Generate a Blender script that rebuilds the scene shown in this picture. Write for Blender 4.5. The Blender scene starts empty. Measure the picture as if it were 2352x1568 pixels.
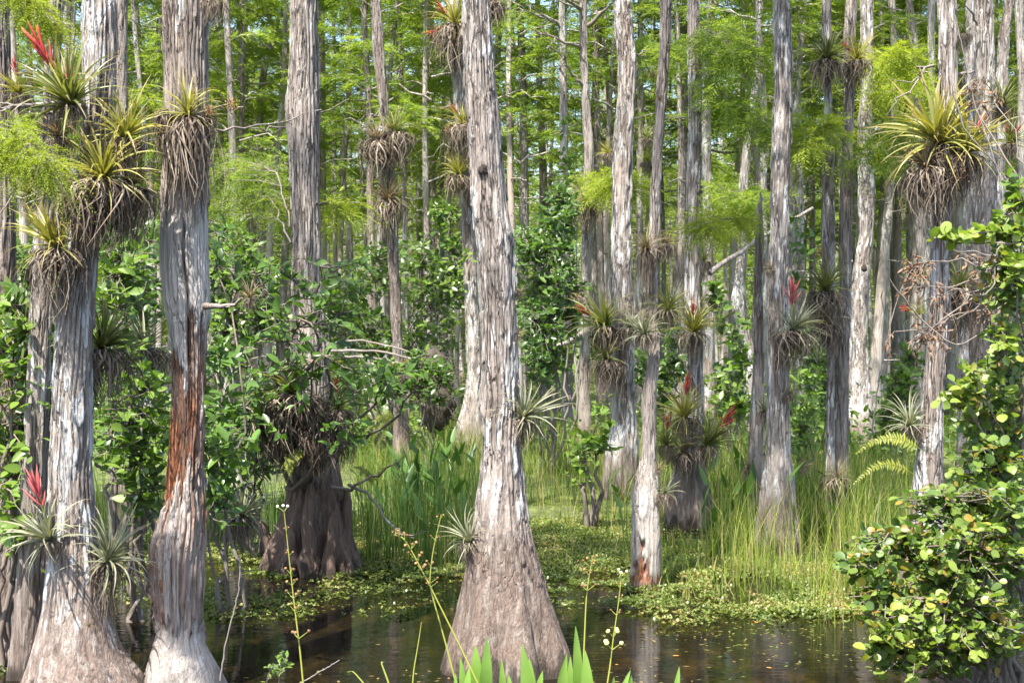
import bpy, math, random
import numpy as np
from mathutils import Matrix, Vector, Euler

SC = bpy.context.scene
COL = SC.collection
R = math.radians
random.seed(11)
RNG = np.random.default_rng(11)

# ------------------------------------------------------------------ camera
CAM_H = 2.4
FPX = 3267.0                      # focal length in pixels of a 2352 px wide frame
cam_d = bpy.data.cameras.new("camera")
cam_d.lens = 50.0
cam_d.sensor_width = 36.0
cam_d.clip_start = 0.1
cam_d.clip_end = 2000.0
cam_d.dof.use_dof = True
cam_d.dof.focus_distance = 11.5
cam_d.dof.aperture_fstop = 8.0
cam = bpy.data.objects.new("camera", cam_d)
cam.location = (0, 0, CAM_H)
cam.rotation_euler = (R(90), 0, 0)
COL.objects.link(cam)
SC.camera = cam

# ------------------------------------------------------------------ sky and sun
SUN_ELEV, SUN_AZ = 62.0, 204.0    # azimuth clockwise from +Y: the sun stands behind the camera, to its left
world = bpy.data.worlds.new("World")
SC.world = world
world.use_nodes = True
wn = world.node_tree.nodes
sky = wn.new("ShaderNodeTexSky")
sky.sky_type = 'NISHITA'
sky.sun_disc = False
sky.sun_elevation = R(SUN_ELEV)
sky.sun_rotation = R(SUN_AZ)
sky.dust_density = 1.6
bg = wn["Background"]
bg.inputs["Strength"].default_value = 0.13
world.node_tree.links.new(sky.outputs[0], bg.inputs["Color"])
sun_d = bpy.data.lights.new("sun", 'SUN')
sun_d.energy = 5.0
sun_d.angle = R(0.55)
sun_d.color = (1.0, 0.955, 0.88)
sun = bpy.data.objects.new("sun", sun_d)
sd = Vector((math.sin(R(SUN_AZ)) * math.cos(R(SUN_ELEV)), math.cos(R(SUN_AZ)) * math.cos(R(SUN_ELEV)), math.sin(R(SUN_ELEV))))
sun.rotation_euler = sd.to_track_quat('Z', 'Y').to_euler()
sun.location = (-10, -10, 30)
COL.objects.link(sun)
SC.view_settings.view_transform = 'Standard'
SC.view_settings.look = 'None'
SC.view_settings.exposure = 1.65
SC.view_settings.gamma = 1.0
SC.view_settings.use_curve_mapping = False
SC.cycles.max_bounces = 6
SC.cycles.diffuse_bounces = 4
SC.cycles.glossy_bounces = 2
SC.cycles.transmission_bounces = 3
SC.cycles.caustics_reflective = False
SC.cycles.caustics_refractive = False
SC.cycles.use_denoising = True

# ------------------------------------------------------------------ small helpers
def X(px, D): return (px - 1176.0) / FPX * D
def Z(py, D): return CAM_H + (784.0 - py) / FPX * D
def P(px, py, D): return np.array((X(px, D), D, Z(py, D)))
def DB(by): return CAM_H * FPX / (by - 784.0)      # distance of a point on the water from its height in the picture

def hsh(i, j, k, s=0):
    n = (i.astype(np.int64) * 374761393 + j.astype(np.int64) * 668265263 + k.astype(np.int64) * 1440670441 + s * 1274126177) & 0xffffffff
    n = ((n ^ (n >> 13)) * 1274126177) & 0xffffffff
    n = ((n ^ (n >> 15)) * 2246822519) & 0xffffffff
    n = n ^ (n >> 16)
    return (n & 0xffffff) / float(0xffffff)

def vnoise(p, s=0):
    """value noise in -1..1 of points (N,3)"""
    f = np.floor(p); t = p - f; t = t * t * (3 - 2 * t)
    i, j, k = f[:, 0].astype(np.int64), f[:, 1].astype(np.int64), f[:, 2].astype(np.int64)
    r = 0
    for a in (0, 1):
        for b in (0, 1):
            for c in (0, 1):
                w = (t[:, 0] if a else 1 - t[:, 0]) * (t[:, 1] if b else 1 - t[:, 1]) * (t[:, 2] if c else 1 - t[:, 2])
                r = r + w * hsh(i + a, j + b, k + c, s)
    return r * 2 - 1

def sstep(a, b, x):
    t = np.clip((x - a) / (b - a), 0, 1)
    return t * t * (3 - 2 * t)

def nrm(v):
    return v / np.maximum(np.linalg.norm(v, axis=-1, keepdims=True), 1e-9)

class Geo:
    """collects vertices and faces, builds one mesh"""
    def __init__(s):
        s.v, s.f, s.t, s.m, s.n = [], [], [], [], 0
    def add(s, v, f, tint=0.5, mat=0):
        v = np.asarray(v, dtype=np.float32).reshape(-1, 3); f = np.asarray(f, dtype=np.int32)
        s.v.append(v); s.f.append(f + s.n); s.n += len(v)
        s.t.append(np.broadcast_to(np.asarray(tint, dtype=np.float32), (len(v),)))
        s.m.append(np.full(len(f), mat, dtype=np.int32))
    def mesh(s, name, mats, smooth=True, attrs=None):
        me = bpy.data.meshes.new(name)
        if s.n:
            v = np.concatenate(s.v)
            idx = np.concatenate([f.ravel() for f in s.f])
            sizes = np.concatenate([np.full(len(f), f.shape[1], dtype=np.int32) for f in s.f])
            st = np.zeros(len(sizes), dtype=np.int32); st[1:] = np.cumsum(sizes)[:-1]
            me.vertices.add(len(v)); me.vertices.foreach_set("co", v.ravel())
            me.loops.add(len(idx)); me.loops.foreach_set("vertex_index", idx)
            me.polygons.add(len(sizes)); me.polygons.foreach_set("loop_start", st)
            me.polygons.foreach_set("material_index", np.concatenate(s.m))
            me.polygons.foreach_set("use_smooth", np.full(len(sizes), smooth, dtype=bool))
            a = me.attributes.new("tint", 'FLOAT', 'POINT'); a.data.foreach_set("value", np.concatenate(s.t).astype(np.float32))
            for k, w in (attrs or {}).items():
                a = me.attributes.new(k, 'FLOAT', 'POINT'); a.data.foreach_set("value", np.asarray(w, dtype=np.float32))
            me.update(calc_edges=True)
        for m in (mats if isinstance(mats, (list, tuple)) else [mats]):
            me.materials.append(m)
        return me

def link(name, data, parent=None, M=None):
    o = bpy.data.objects.new(name, data)
    COL.objects.link(o)
    if parent is not None: o.parent = parent
    if M is not None: o.matrix_basis = M
    return o
def tag(o, label=None, cat=None, group=None, kind=None):
    if label: o["label"] = label
    if cat: o["category"] = cat
    if group: o["group"] = group
    if kind: o["kind"] = kind
    return o
def thing(name, label, cat, loc=(0, 0, 0), rot=None, group=None):
    o = bpy.data.objects.new(name, None)
    o.empty_display_size = 0.2
    o.location = loc
    if rot is not None: o.rotation_euler = rot
    COL.objects.link(o)
    return tag(o, label, cat, group)
def stuff(o): o["kind"] = "stuff"; return o

def grid_faces(rows, cols, wrap):
    r = np.arange(rows - 1)[:, None]; c = np.arange(cols if wrap else cols - 1)[None, :]
    c2 = (c + 1) % cols
    return np.stack([r * cols + c, r * cols + c2, (r + 1) * cols + c2, (r + 1) * cols + c], axis=-1).reshape(-1, 4)

def tube(g, pts, rad, seg=6, tint=0.5, mat=0, cap=True):
    pts = np.asarray(pts, float); n = len(pts)
    rad = np.broadcast_to(np.asarray(rad, float), (n,))
    t = nrm(np.gradient(pts, axis=0))
    ref = np.array((0, 0, 1.0)) if abs(t[:, 2]).mean() < 0.8 else np.array((1.0, 0, 0))
    u = nrm(np.cross(t, ref)); w = np.cross(t, u)
    a = np.linspace(0, 2 * math.pi, seg, endpoint=False)
    v = pts[:, None] + rad[:, None, None] * (np.cos(a)[None, :, None] * u[:, None] + np.sin(a)[None, :, None] * w[:, None])
    g.add(v.reshape(-1, 3), grid_faces(n, seg, True), tint, mat)
    if cap and rad[-1] > 0.004:
        base = (n - 1) * seg
        vv = v[-1]; c = pts[-1] + t[-1] * rad[-1] * .3
        k = np.arange(seg)
        g.add(np.vstack([vv, c]), np.stack([k, (k + 1) % seg, np.full(seg, seg)], -1), tint, mat)

def wob(a, b, n, amp, seed, sag=0.0):
    """a crooked line from a to b"""
    a, b = np.asarray(a, float), np.asarray(b, float)
    t = np.linspace(0, 1, n)
    r = np.random.default_rng(seed)
    d = np.cumsum(r.normal(0, 1, (n, 3)), axis=0); d -= t[:, None] * d[-1]; d -= (1 - t)[:, None] * d[0]
    L = np.linalg.norm(b - a)
    p = a + (b - a) * t[:, None] + d * amp * L / math.sqrt(n)
    p[:, 2] -= sag * L * 4 * t * (1 - t)
    return p

# ------------------------------------------------------------------ materials
def new_mat(name):
    m = bpy.data.materials.new(name); m.use_nodes = True
    nt = m.node_tree; nt.nodes.clear()
    out = nt.nodes.new("ShaderNodeOutputMaterial")
    return m, nt, out
def N(nt, typ, **kw):
    n = nt.nodes.new(typ)
    for k, v in kw.items():
        if k in n.inputs: n.inputs[k].default_value = v
        else: setattr(n, k, v)
    return n
def ramp(nt, src, stops, interp='LINEAR'):
    n = nt.nodes.new("ShaderNodeValToRGB"); cr = n.color_ramp; cr.interpolation = interp
    while len(cr.elements) < len(stops): cr.elements.new(0.5)
    for e, (p, c) in zip(cr.elements, stops):
        e.position = p; e.color = (c[0], c[1], c[2], 1) if not isinstance(c, (int, float)) else (c, c, c, 1)
    nt.links.new(src, n.inputs[0]); return n.outputs[0]
def mixc(nt, fac, a, b, blend='MIX'):
    n = nt.nodes.new("ShaderNodeMix"); n.data_type = 'RGBA'; n.blend_type = blend
    for s, v in ((n.inputs[0], fac), (n.inputs[6], a), (n.inputs[7], b)):
        if hasattr(v, "links"): nt.links.new(v, s)
        elif isinstance(v, (int, float)): s.default_value = v
        else: s.default_value = (v[0], v[1], v[2], 1)
    return n.outputs[2]
def mth(nt, op, a, b=None, c=None, clamp=False):
    n = nt.nodes.new("ShaderNodeMath"); n.operation = op; n.use_clamp = clamp
    for i, v in enumerate((a, b, c)):
        if v is None: continue
        if hasattr(v, "links"): nt.links.new(v, n.inputs[i])
        else: n.inputs[i].default_value = v
    return n.outputs[0]
def maprange(nt, v, a, b, lo=0., hi=1.):
    n = nt.nodes.new("ShaderNodeMapRange"); nt.links.new(v, n.inputs[0])
    n.inputs[1].default_value, n.inputs[2].default_value, n.inputs[3].default_value, n.inputs[4].default_value = a, b, lo, hi
    return n.outputs[0]

def bark_mat(name, dark=(.09, .068, .053), mid=(.33, .28, .24), pale=(.50, .455, .415), lichen=0.35, lich_col=(.62, .61, .59),
             stain=(0.75, 0.35), stain_col=(.15, .108, .086), wet=0.13, bump=0.9, rot=False, stain_pale=(.34, .30, .265), scale=1.0, warm=0.5):
    m, nt, out = new_mat(name); L = nt.links.new
    tc = N(nt, "ShaderNodeTexCoord"); oi = N(nt, "ShaderNodeObjectInfo")
    off = N(nt, "ShaderNodeVectorMath", operation='MULTIPLY_ADD')
    cv = N(nt, "ShaderNodeCombineXYZ"); L(oi.outputs["Random"], cv.inputs[0]); L(oi.outputs["Random"], cv.inputs[2])
    L(cv.outputs[0], off.inputs[0]); off.inputs[1].default_value = (37, 11, 53); L(tc.outputs["Object"], off.inputs[2])
    def mapped(sx, sz):
        mp = N(nt, "ShaderNodeMapping"); mp.inputs["Scale"].default_value = (sx * scale, sx * scale, sz * scale)
        L(off.outputs[0], mp.inputs[0]); return mp.outputs[0]
    def noise(sx, sz, det=4., rough=.6, dist=0.):
        n = N(nt, "ShaderNodeTexNoise", Detail=det, Roughness=rough, Distortion=dist); n.inputs["Scale"].default_value = 1.0
        L(mapped(sx, sz), n.inputs["Vector"]); return n.outputs["Fac"]
    fibre = noise(42, 3.2, 5, .65, .3)
    fine = noise(110, 9, 3, .6)
    big = noise(3.2, .9, 3, .55)
    base = ramp(nt, fibre, [(.30, dark), (.43, mid), (.60, mid), (.75, pale)])
    base = mixc(nt, maprange(nt, big, .35, .65), base, mixc(nt, .5, base, pale), 'MIX')
    base = mixc(nt, mth(nt, 'MULTIPLY', maprange(nt, noise(2.1, .6, 2), .45, .7), warm), base, (.27, .19, .15))
    at = N(nt, "ShaderNodeAttribute", attribute_name="tint")
    pv = maprange(nt, at.outputs["Fac"], 0, 1, .72, 1.25)
    base = mixc(nt, 1.0, base, pv, 'MULTIPLY')
    base = mixc(nt, maprange(nt, fine, .35, .75, 0, .22), base, dark)
    # long open fissures between the bark strips
    vo = N(nt, "ShaderNodeTexVoronoi", feature='DISTANCE_TO_EDGE'); vo.inputs["Scale"].default_value = 1.0; vo.inputs["Randomness"].default_value = 1.0
    wv_ = N(nt, "ShaderNodeVectorMath", operation='MULTIPLY_ADD'); nn_ = N(nt, "ShaderNodeTexNoise", Detail=3.); nn_.inputs["Scale"].default_value = 1.0
    L(mapped(14, 3), nn_.inputs["Vector"]); L(nn_.outputs["Color"], wv_.inputs[0]); wv_.inputs[1].default_value = (1.3, 1.3, .9); L(mapped(26, 1.7), wv_.inputs[2])
    L(wv_.outputs[0], vo.inputs["Vector"])
    fis = mth(nt, 'MULTIPLY', maprange(nt, vo.outputs["Distance"], .10, .015), maprange(nt, noise(8, 1.6, 2), .38, .60))
    geo = N(nt, "ShaderNodeNewGeometry"); sp = N(nt, "ShaderNodeSeparateXYZ"); L(geo.outputs["Position"], sp.inputs[0])
    fis = mth(nt, 'MULTIPLY', fis, maprange(nt, sp.outputs[2], .5, 1.5, .12, 1.))      # the smooth wet foot is finely ribbed, not plated
    base = mixc(nt, mth(nt, 'MULTIPLY', fis, .75), base, dark)
    # lichen: pale patches, drawn out along the trunk
    l1 = noise(15, 3.0, 4, .62, .4); l2 = noise(2.6, 1.1, 2, .5)
    ls = mth(nt, 'ADD', l1, mth(nt, 'MULTIPLY', l2, .55))
    ls = mth(nt, 'ADD', ls, mth(nt, 'MULTIPLY', at.outputs["Fac"], .12))
    th = 1.10 - lichen * .30
    lf = mth(nt, 'MULTIPLY', maprange(nt, ls, th, th + .05), .88)
    # water stain at the foot with an uneven upper edge
    hz = mth(nt, 'ADD', sp.outputs[2], mth(nt, 'MULTIPLY', mth(nt, 'SUBTRACT', noise(9, .8, 3), .5), .9))
    sf = maprange(nt, hz, stain[0] + stain[1] * .5, stain[0] - stain[1] * .5)
    lf = mth(nt, 'MULTIPLY', lf, mth(nt, 'SUBTRACT', 1.0, sf))
    lf = mth(nt, 'MULTIPLY', lf, mth(nt, 'SUBTRACT', 1.0, mth(nt, 'MULTIPLY', fis, .8)))
    sc_ = mixc(nt, maprange(nt, fibre, .35, .7), tuple(c * .62 for c in stain_col), tuple(min(1, c * 1.75) for c in stain_col))
    sc_ = mixc(nt, maprange(nt, noise(24, 1.3, 4), .5, .68), sc_, stain_pale)
    base = mixc(nt, mth(nt, 'MULTIPLY', sf, .86), base, sc_)
    base = mixc(nt, lf, base, mixc(nt, maprange(nt, l2, .35, .65), lich_col, tuple(c * .86 for c in lich_col)))
    wf = maprange(nt, mth(nt, 'ADD', hz, -.0), wet + .04, wet - .05)
    base = mixc(nt, mth(nt, 'MULTIPLY', wf, .85), base, (.035, .027, .02))
    if rot:
        ra = N(nt, "ShaderNodeAttribute", attribute_name="rot")
        rn = noise(60, 9, 5, .7)
        rc = ramp(nt, rn, [(.30, (.03, .014, .009)), (.47, (.12, .045, .022)), (.58, (.30, .115, .05)), (.68, (.40, .20, .10)), (.76, (.48, .36, .27))])
        rc = mixc(nt, maprange(nt, noise(6, 1.5, 2), .42, .62), rc, mixc(nt, .6, rc, (.34, .26, .21)))
        base = mixc(nt, ra.outputs["Fac"], base, rc)
        wa = N(nt, "ShaderNodeAttribute", attribute_name="wood")
        wc = ramp(nt, noise(55, 1.6, 4, .6), [(.3, (.33, .285, .24)), (.5, (.50, .46, .42)), (.75, (.62, .59, .55))])
        base = mixc(nt, wa.outputs["Fac"], base, wc)
    b = N(nt, "ShaderNodeBsdfPrincipled", Roughness=.88); b.inputs["Specular IOR Level"].default_value = .25
    L(base, b.inputs["Base Color"])
    bp = N(nt, "ShaderNodeBump", Strength=bump, Distance=.03)
    hgt = mth(nt, 'ADD', mth(nt, 'MULTIPLY', fibre, 1.0), mth(nt, 'MULTIPLY', fine, .45))
    hgt = mth(nt, 'SUBTRACT', mth(nt, 'ADD', hgt, mth(nt, 'MULTIPLY', lf, .1)), mth(nt, 'MULTIPLY', fis, 1.1))
    L(hgt, bp.inputs["Height"]); L(bp.outputs[0], b.inputs["Normal"])
    L(b.outputs[0], out.inputs[0]); return m

def leaf_mat(name, a, b_, trans=.35, rough=.45, spec=.4, tcol=None, obj_random=False, vein=False, third=None, third_at=.86, bot=None):
    """a..b_ is the colour range between leaves; third = odd coloured leaves"""
    m, nt, out = new_mat(name); L = nt.links.new
    at = N(nt, "ShaderNodeAttribute", attribute_name="tint")
    oi = N(nt, "ShaderNodeObjectInfo")
    f = oi.outputs["Random"] if obj_random else at.outputs["Fac"]
    stops = [(0.0, a), (third_at if third else 1.0, b_)]
    if third: stops += [(third_at + .03, third), (1.0, tuple(x * .9 for x in third))]
    c = ramp(nt, f, stops)
    if vein:
        tc = N(nt, "ShaderNodeTexCoord"); n = N(nt, "ShaderNodeTexNoise", Detail=3.); n.inputs["Scale"].default_value = 6.
        L(tc.outputs["Object"], n.inputs["Vector"])
        c = mixc(nt, maprange(nt, n.outputs["Fac"], .3, .75, 0, .55), c, tuple(x * 1.35 for x in b_))
    if obj_random and bot is None:
        c = mixc(nt, maprange(nt, at.outputs["Fac"], 0, 1, .0, .5), c, tuple(min(1, x * 1.3) for x in b_))
    if bot is not None:     # tint runs from the base (0) to the tip (1) of each leaf
        c = mixc(nt, maprange(nt, at.outputs["Fac"], .55, 1.0, 0, .8), c, bot)
    p = N(nt, "ShaderNodeBsdfPrincipled", Roughness=rough); p.inputs["Specular IOR Level"].default_value = spec
    L(c, p.inputs["Base Color"])
    if trans > 0:
        t = N(nt, "ShaderNodeBsdfTranslucent")
        tc_ = mixc(nt, 1.0, c, tcol or (1.5, 1.7, .7), 'MULTIPLY'); L(tc_, t.inputs["Color"])
        mx = N(nt, "ShaderNodeMixShader"); mx.inputs[0].default_value = trans
        L(p.outputs[0], mx.inputs[1]); L(t.outputs[0], mx.inputs[2]); L(mx.outputs[0], out.inputs[0])
    else:
        L(p.outputs[0], out.inputs[0])
    return m

M_BARK = {
 'pale': bark_mat("bark_pale_grey", lichen=.74),
 'lichen': bark_mat("bark_lichen_crusted", lichen=.86, stain=(.55, .3), lich_col=(.60, .60, .59)),
 'shag': bark_mat("bark_shaggy_brown", lichen=.30, mid=(.27, .222, .19), pale=(.46, .415, .375), warm=.7),
 'centre': bark_mat("bark_grey_flaking", lichen=.72, stain=(1.05, .5), mid=(.325, .28, .245), stain_col=(.11, .075, .057), stain_pale=(.235, .198, .168)),
 'snag': bark_mat("bark_dead_snag", lichen=.50, stain=(.1, .2), rot=True, mid=(.33, .275, .23)),
 'stump': bark_mat("bark_dark_stump", lichen=.25, stain=(1.1, .35), stain_col=(.095, .054, .037), stain_pale=(.17, .115, .085)),
 'grey': bark_mat("bark_grey_brown", lichen=.45, mid=(.285, .245, .212), pale=(.44, .40, .36)),
 'patchy': bark_mat("bark_white_patched", lichen=.72, mid=(.285, .245, .215), stain=(.7, .3)),
 'white': bark_mat("bark_bleached", lichen=.55, mid=(.34, .31, .28), pale=(.48, .45, .42), stain=(.5, .4)),
 'far': bark_mat("bark_far", lichen=.5, mid=(.36, .315, .275), pale=(.52, .48, .44), bump=.3, scale=.6, stain=(.4, .4)),
 'twig': bark_mat("bark_twig", lichen=.4, mid=(.18, .155, .135), pale=(.32, .295, .27), stain=(-5, .1), wet=-5, bump=.2),
 'darktwig': bark_mat("bark_dark_twig", lichen=.2, dark=(.05, .04, .032), mid=(.13, .11, .09), pale=(.25, .22, .19), stain=(-5, .1), wet=-5, bump=.2),
}
M_CYP = leaf_mat("cypress_foliage", (.11, .178, .03), (.255, .325, .058), trans=.5, rough=.6, spec=.2, tcol=(1.5, 1.5, .6))
M_CYPN = leaf_mat("cypress_foliage_bright", (.20, .27, .03), (.31, .38, .05), trans=.5, rough=.6, spec=.2, tcol=(1.4, 1.3, .5))
M_BROM = {
 'yellow': leaf_mat("bromeliad_yellow_green", (.20, .21, .055), (.36, .33, .085), trans=.3, rough=.42, spec=.45, obj_random=True, bot=(.26, .15, .06), tcol=(1.3, 1.3, .5)),
 'green': leaf_mat("bromeliad_olive_green", (.10, .125, .045), (.23, .24, .075), trans=.3, rough=.42, spec=.45, obj_random=True, bot=(.22, .14, .07), tcol=(1.3, 1.3, .5)),
 'grey': leaf_mat("bromeliad_grey_green", (.15, .165, .10), (.29, .29, .19), trans=.2, rough=.5, spec=.4, obj_random=True, bot=(.26, .2, .13), tcol=(1.3, 1.3, .7)),
 'brown': leaf_mat("bromeliad_dry_tan", (.16, .125, .075), (.34, .28, .17), trans=.2, rough=.6, spec=.3, obj_random=True, bot=(.22, .14, .08), tcol=(1.2, 1., .6)),
}
M_DEAD = leaf_mat("dead_bromeliad_leaf", (.06, .042, .031), (.36, .295, .225), trans=.15, rough=.75, spec=.2, tcol=(1.1, .9, .7))
M_DRYLEAF = leaf_mat("curled_brown_leaf", (.11, .065, .04), (.34, .22, .14), trans=.25, rough=.7, spec=.25, tcol=(1.2, .8, .5))
M_SEED = leaf_mat("dry_seed_head", (.16, .075, .03), (.42, .26, .12), trans=.15, rough=.8, spec=.2, tcol=(1.2, .8, .5))
M_RED = leaf_mat("red_bract", (.34, .025, .032), (.52, .075, .05), trans=.25, rough=.45, spec=.4, tcol=(1.3, .8, .8), third=(.7, .28, .04), third_at=.8)
M_PINK = leaf_mat("pink_bract", (.42, .06, .075), (.56, .17, .15), trans=.25, rough=.45, spec=.4, tcol=(1.3, .8, .8))
M_STALK = leaf_mat("flower_stalk_green", (.22, .27, .05), (.38, .36, .07), trans=.1, rough=.5)
M_APPLE = leaf_mat("pond_apple_leaf", (.035, .08, .017), (.085, .155, .027), trans=.3, rough=.33, spec=.5, obj_random=True, vein=True, third=(.13, .23, .03), third_at=.88)
M_APPLES = leaf_mat("pond_apple_leaf_mass", (.035, .08, .017), (.10, .17, .03), trans=.32, rough=.36, spec=.5, third=(.14, .24, .03), third_at=.88)
M_BUSH = leaf_mat("bright_shrub_leaf", (.055, .11, .02), (.145, .22, .035), trans=.34, rough=.34, spec=.5, obj_random=True, vein=True)
M_BUSHS = leaf_mat("bright_shrub_leaf_mass", (.05, .105, .02), (.145, .215, .035), trans=.34, rough=.38, spec=.5)
M_COCO = leaf_mat("cocoplum_leaf", (.075, .13, .03), (.20, .255, .045), trans=.33, rough=.42, spec=.45, obj_random=True, vein=True, third=(.30, .24, .04), third_at=.88)
M_COCOS = leaf_mat("cocoplum_leaf_mass", (.06, .115, .025), (.17, .24, .04), trans=.35, rough=.42, spec=.45, third=(.28, .2, .04), third_at=.86)
M_GRASS = leaf_mat("marsh_grass", (.07, .125, .02), (.215, .26, .045), trans=.4, rough=.5, spec=.3, third=(.36, .30, .13), third_at=.80)
M_GRASSY = leaf_mat("marsh_grass_yellow", (.17, .24, .03), (.34, .36, .07), trans=.4, rough=.5, spec=.3, third=(.42, .34, .16), third_at=.78)
M_REED = leaf_mat("dark_reed", (.04, .085, .016), (.11, .175, .03), trans=.35, rough=.5, spec=.3, third=(.28, .23, .10), third_at=.86)
M_LANCE = leaf_mat("lance_leaf", (.085, .165, .028), (.16, .26, .045), trans=.35, rough=.4, spec=.4, obj_random=True, vein=True)
M_LANCED = leaf_mat("dark_lance_leaf", (.035, .085, .016), (.09, .165, .03), trans=.3, rough=.4, spec=.4)
M_FLOAT = leaf_mat("floating_plant", (.075, .11, .022), (.21, .24, .06), trans=.3, rough=.4, spec=.45, third=(.26, .19, .08), third_at=.80)
M_FERN = leaf_mat("fern_yellow", (.14, .19, .03), (.32, .31, .045), trans=.4, rough=.5)
M_WHITE = leaf_mat("white_petal", (.75, .74, .70), (.8, .8, .76), trans=.2, rough=.6)
M_BERRY = leaf_mat("yellow_seed_ball", (.55, .48, .14), (.62, .56, .2), trans=0, rough=.6)
M_FLOATLEAF = leaf_mat("orange_leaf", (.55, .20, .04), (.6, .26, .06), trans=.1, rough=.5)

def root_mat():
    m, nt, out = new_mat("root_mass"); L = nt.links.new
    tc = N(nt, "ShaderNodeTexCoord"); n = N(nt, "ShaderNodeTexNoise", Detail=5.); n.inputs["Scale"].default_value = 60.
    L(tc.outputs["Object"], n.inputs["Vector"])
    c = ramp(nt, n.outputs["Fac"], [(.35, (.028, .02, .015)), (.6, (.10, .078, .06)), (.75, (.22, .18, .145))])
    p = N(nt, "ShaderNodeBsdfPrincipled", Roughness=.95); L(c, p.inputs["Base Color"])
    b = N(nt, "ShaderNodeBump", Strength=1., Distance=.02); L(n.outputs["Fac"], b.inputs["Height"]); L(b.outputs[0], p.inputs["Normal"])
    L(p.outputs[0], out.inputs[0]); return m
M_ROOT = root_mat()

def water_mat():
    m, nt, out = new_mat("swamp_water"); L = nt.links.new
    geo = N(nt, "ShaderNodeNewGeometry")
    def noise(sc, det, vec=(1, 1, 1)):
        mp = N(nt, "ShaderNodeMapping"); mp.inputs["Scale"].default_value = vec; L(geo.outputs["Position"], mp.inputs[0])
        n = N(nt, "ShaderNodeTexNoise", Detail=det); n.inputs["Scale"].default_value = sc; L(mp.outputs[0], n.inputs["Vector"]); return n.outputs["Fac"]
    # tannin water over a littered bottom
    c = ramp(nt, noise(5., 6., (1, .5, 1)), [(.35, (.004, .0035, .0018)), (.52, (.009, .006, .0022)), (.66, (.022, .014, .004)), (.8, (.042, .029, .007))])
    c = mixc(nt, maprange(nt, noise(.55, 3), .42, .62), mixc(nt, .72, c, (.008, .007, .004)), c)
    d = N(nt, "ShaderNodeBsdfDiffuse"); L(c, d.inputs["Color"])
    g = N(nt, "ShaderNodeBsdfGlossy", Roughness=.03); g.inputs["Color"].default_value = (.95, .95, .95, 1)
    fr = N(nt, "ShaderNodeFresnel", IOR=1.33)
    b = N(nt, "ShaderNodeBump", Strength=.12, Distance=.02)
    h = mth(nt, 'ADD', noise(7., 3., (.6, 1.6, 1)), mth(nt, 'MULTIPLY', noise(1.2, 2, (.7, 1.4, 1)), 1.4))
    L(h, b.inputs["Height"])
    for n_ in (g, fr): L(b.outputs[0], n_.inputs["Normal"])
    mx = N(nt, "ShaderNodeMixShader"); L(fr.outputs[0], mx.inputs[0]); L(d.outputs[0], mx.inputs[1]); L(g.outputs[0], mx.inputs[2])
    L(mx.outputs[0], out.inputs[0]); return m
def ground_mat():
    m, nt, out = new_mat("marsh_ground"); L = nt.links.new
    geo = N(nt, "ShaderNodeNewGeometry")
    def noise(sc, det):
        n = N(nt, "ShaderNodeTexNoise", Detail=det); n.inputs["Scale"].default_value = sc; L(geo.outputs["Position"], n.inputs["Vector"]); return n.outputs["Fac"]
    c = ramp(nt, noise(6., 6), [(.3, (.035, .04, .012)), (.5, (.085, .115, .022)), (.65, (.16, .19, .035)), (.8, (.22, .19, .085))])
    c = mixc(nt, maprange(nt, noise(.4, 3), .4, .65), c, mixc(nt, .5, c, (.05, .05, .018)))
    p = N(nt, "ShaderNodeBsdfPrincipled", Roughness=.95); L(c, p.inputs["Base Color"])
    b = N(nt, "ShaderNodeBump", Strength=.8, Distance=.05); L(noise(14., 5), b.inputs["Height"]); L(b.outputs[0], p.inputs["Normal"])
    L(p.outputs[0], out.inputs[0]); return m
# ================================================================== SETTING
# pond bed and marsh ground: one sheet to the horizon, low under the pool and just above the water further back
def build_ground():
    xs = np.concatenate([np.linspace(-400, -32, 14), np.linspace(-30, 30, 90), np.linspace(32, 400, 14)])
    ys = np.concatenate([np.linspace(-60, 4, 8), np.linspace(5, 45, 110), np.linspace(47, 600, 22)])
    gx, gy = np.meshgrid(xs, ys)
    p = np.stack([gx.ravel(), gy.ravel(), np.zeros(gx.size)], -1)
    sh = 19.5 + 2.2 * vnoise(p * (.16, .05, 1), 5) - 4.2 * sstep(2.0, 4.5, p[:, 0] + .02 * p[:, 1]) * sstep(24, 14, p[:, 1]) * 0
    h = -.5 + .55 * sstep(-3.5, 2.5, p[:, 1] - sh) + .05 * vnoise(p * .9, 3) * sstep(-2, 3, p[:, 1] - sh)
    h = np.where(np.abs(p[:, 0]) > 31, np.where(p[:, 1] > 25, .03, -.5), h)
    p[:, 2] = h
    g = Geo(); g.add(p, grid_faces(len(ys), len(xs), False))
    return tag(link("ground", g.mesh("ground", ground_mat())), kind="structure")
build_ground()
g = Geo(); g.add([(-400, -60, 0), (400, -60, 0), (400, 60, 0), (-400, 60, 0)], [(0, 1, 2, 3)])
tag(link("water", g.mesh("water", water_mat())), kind="structure")

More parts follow.
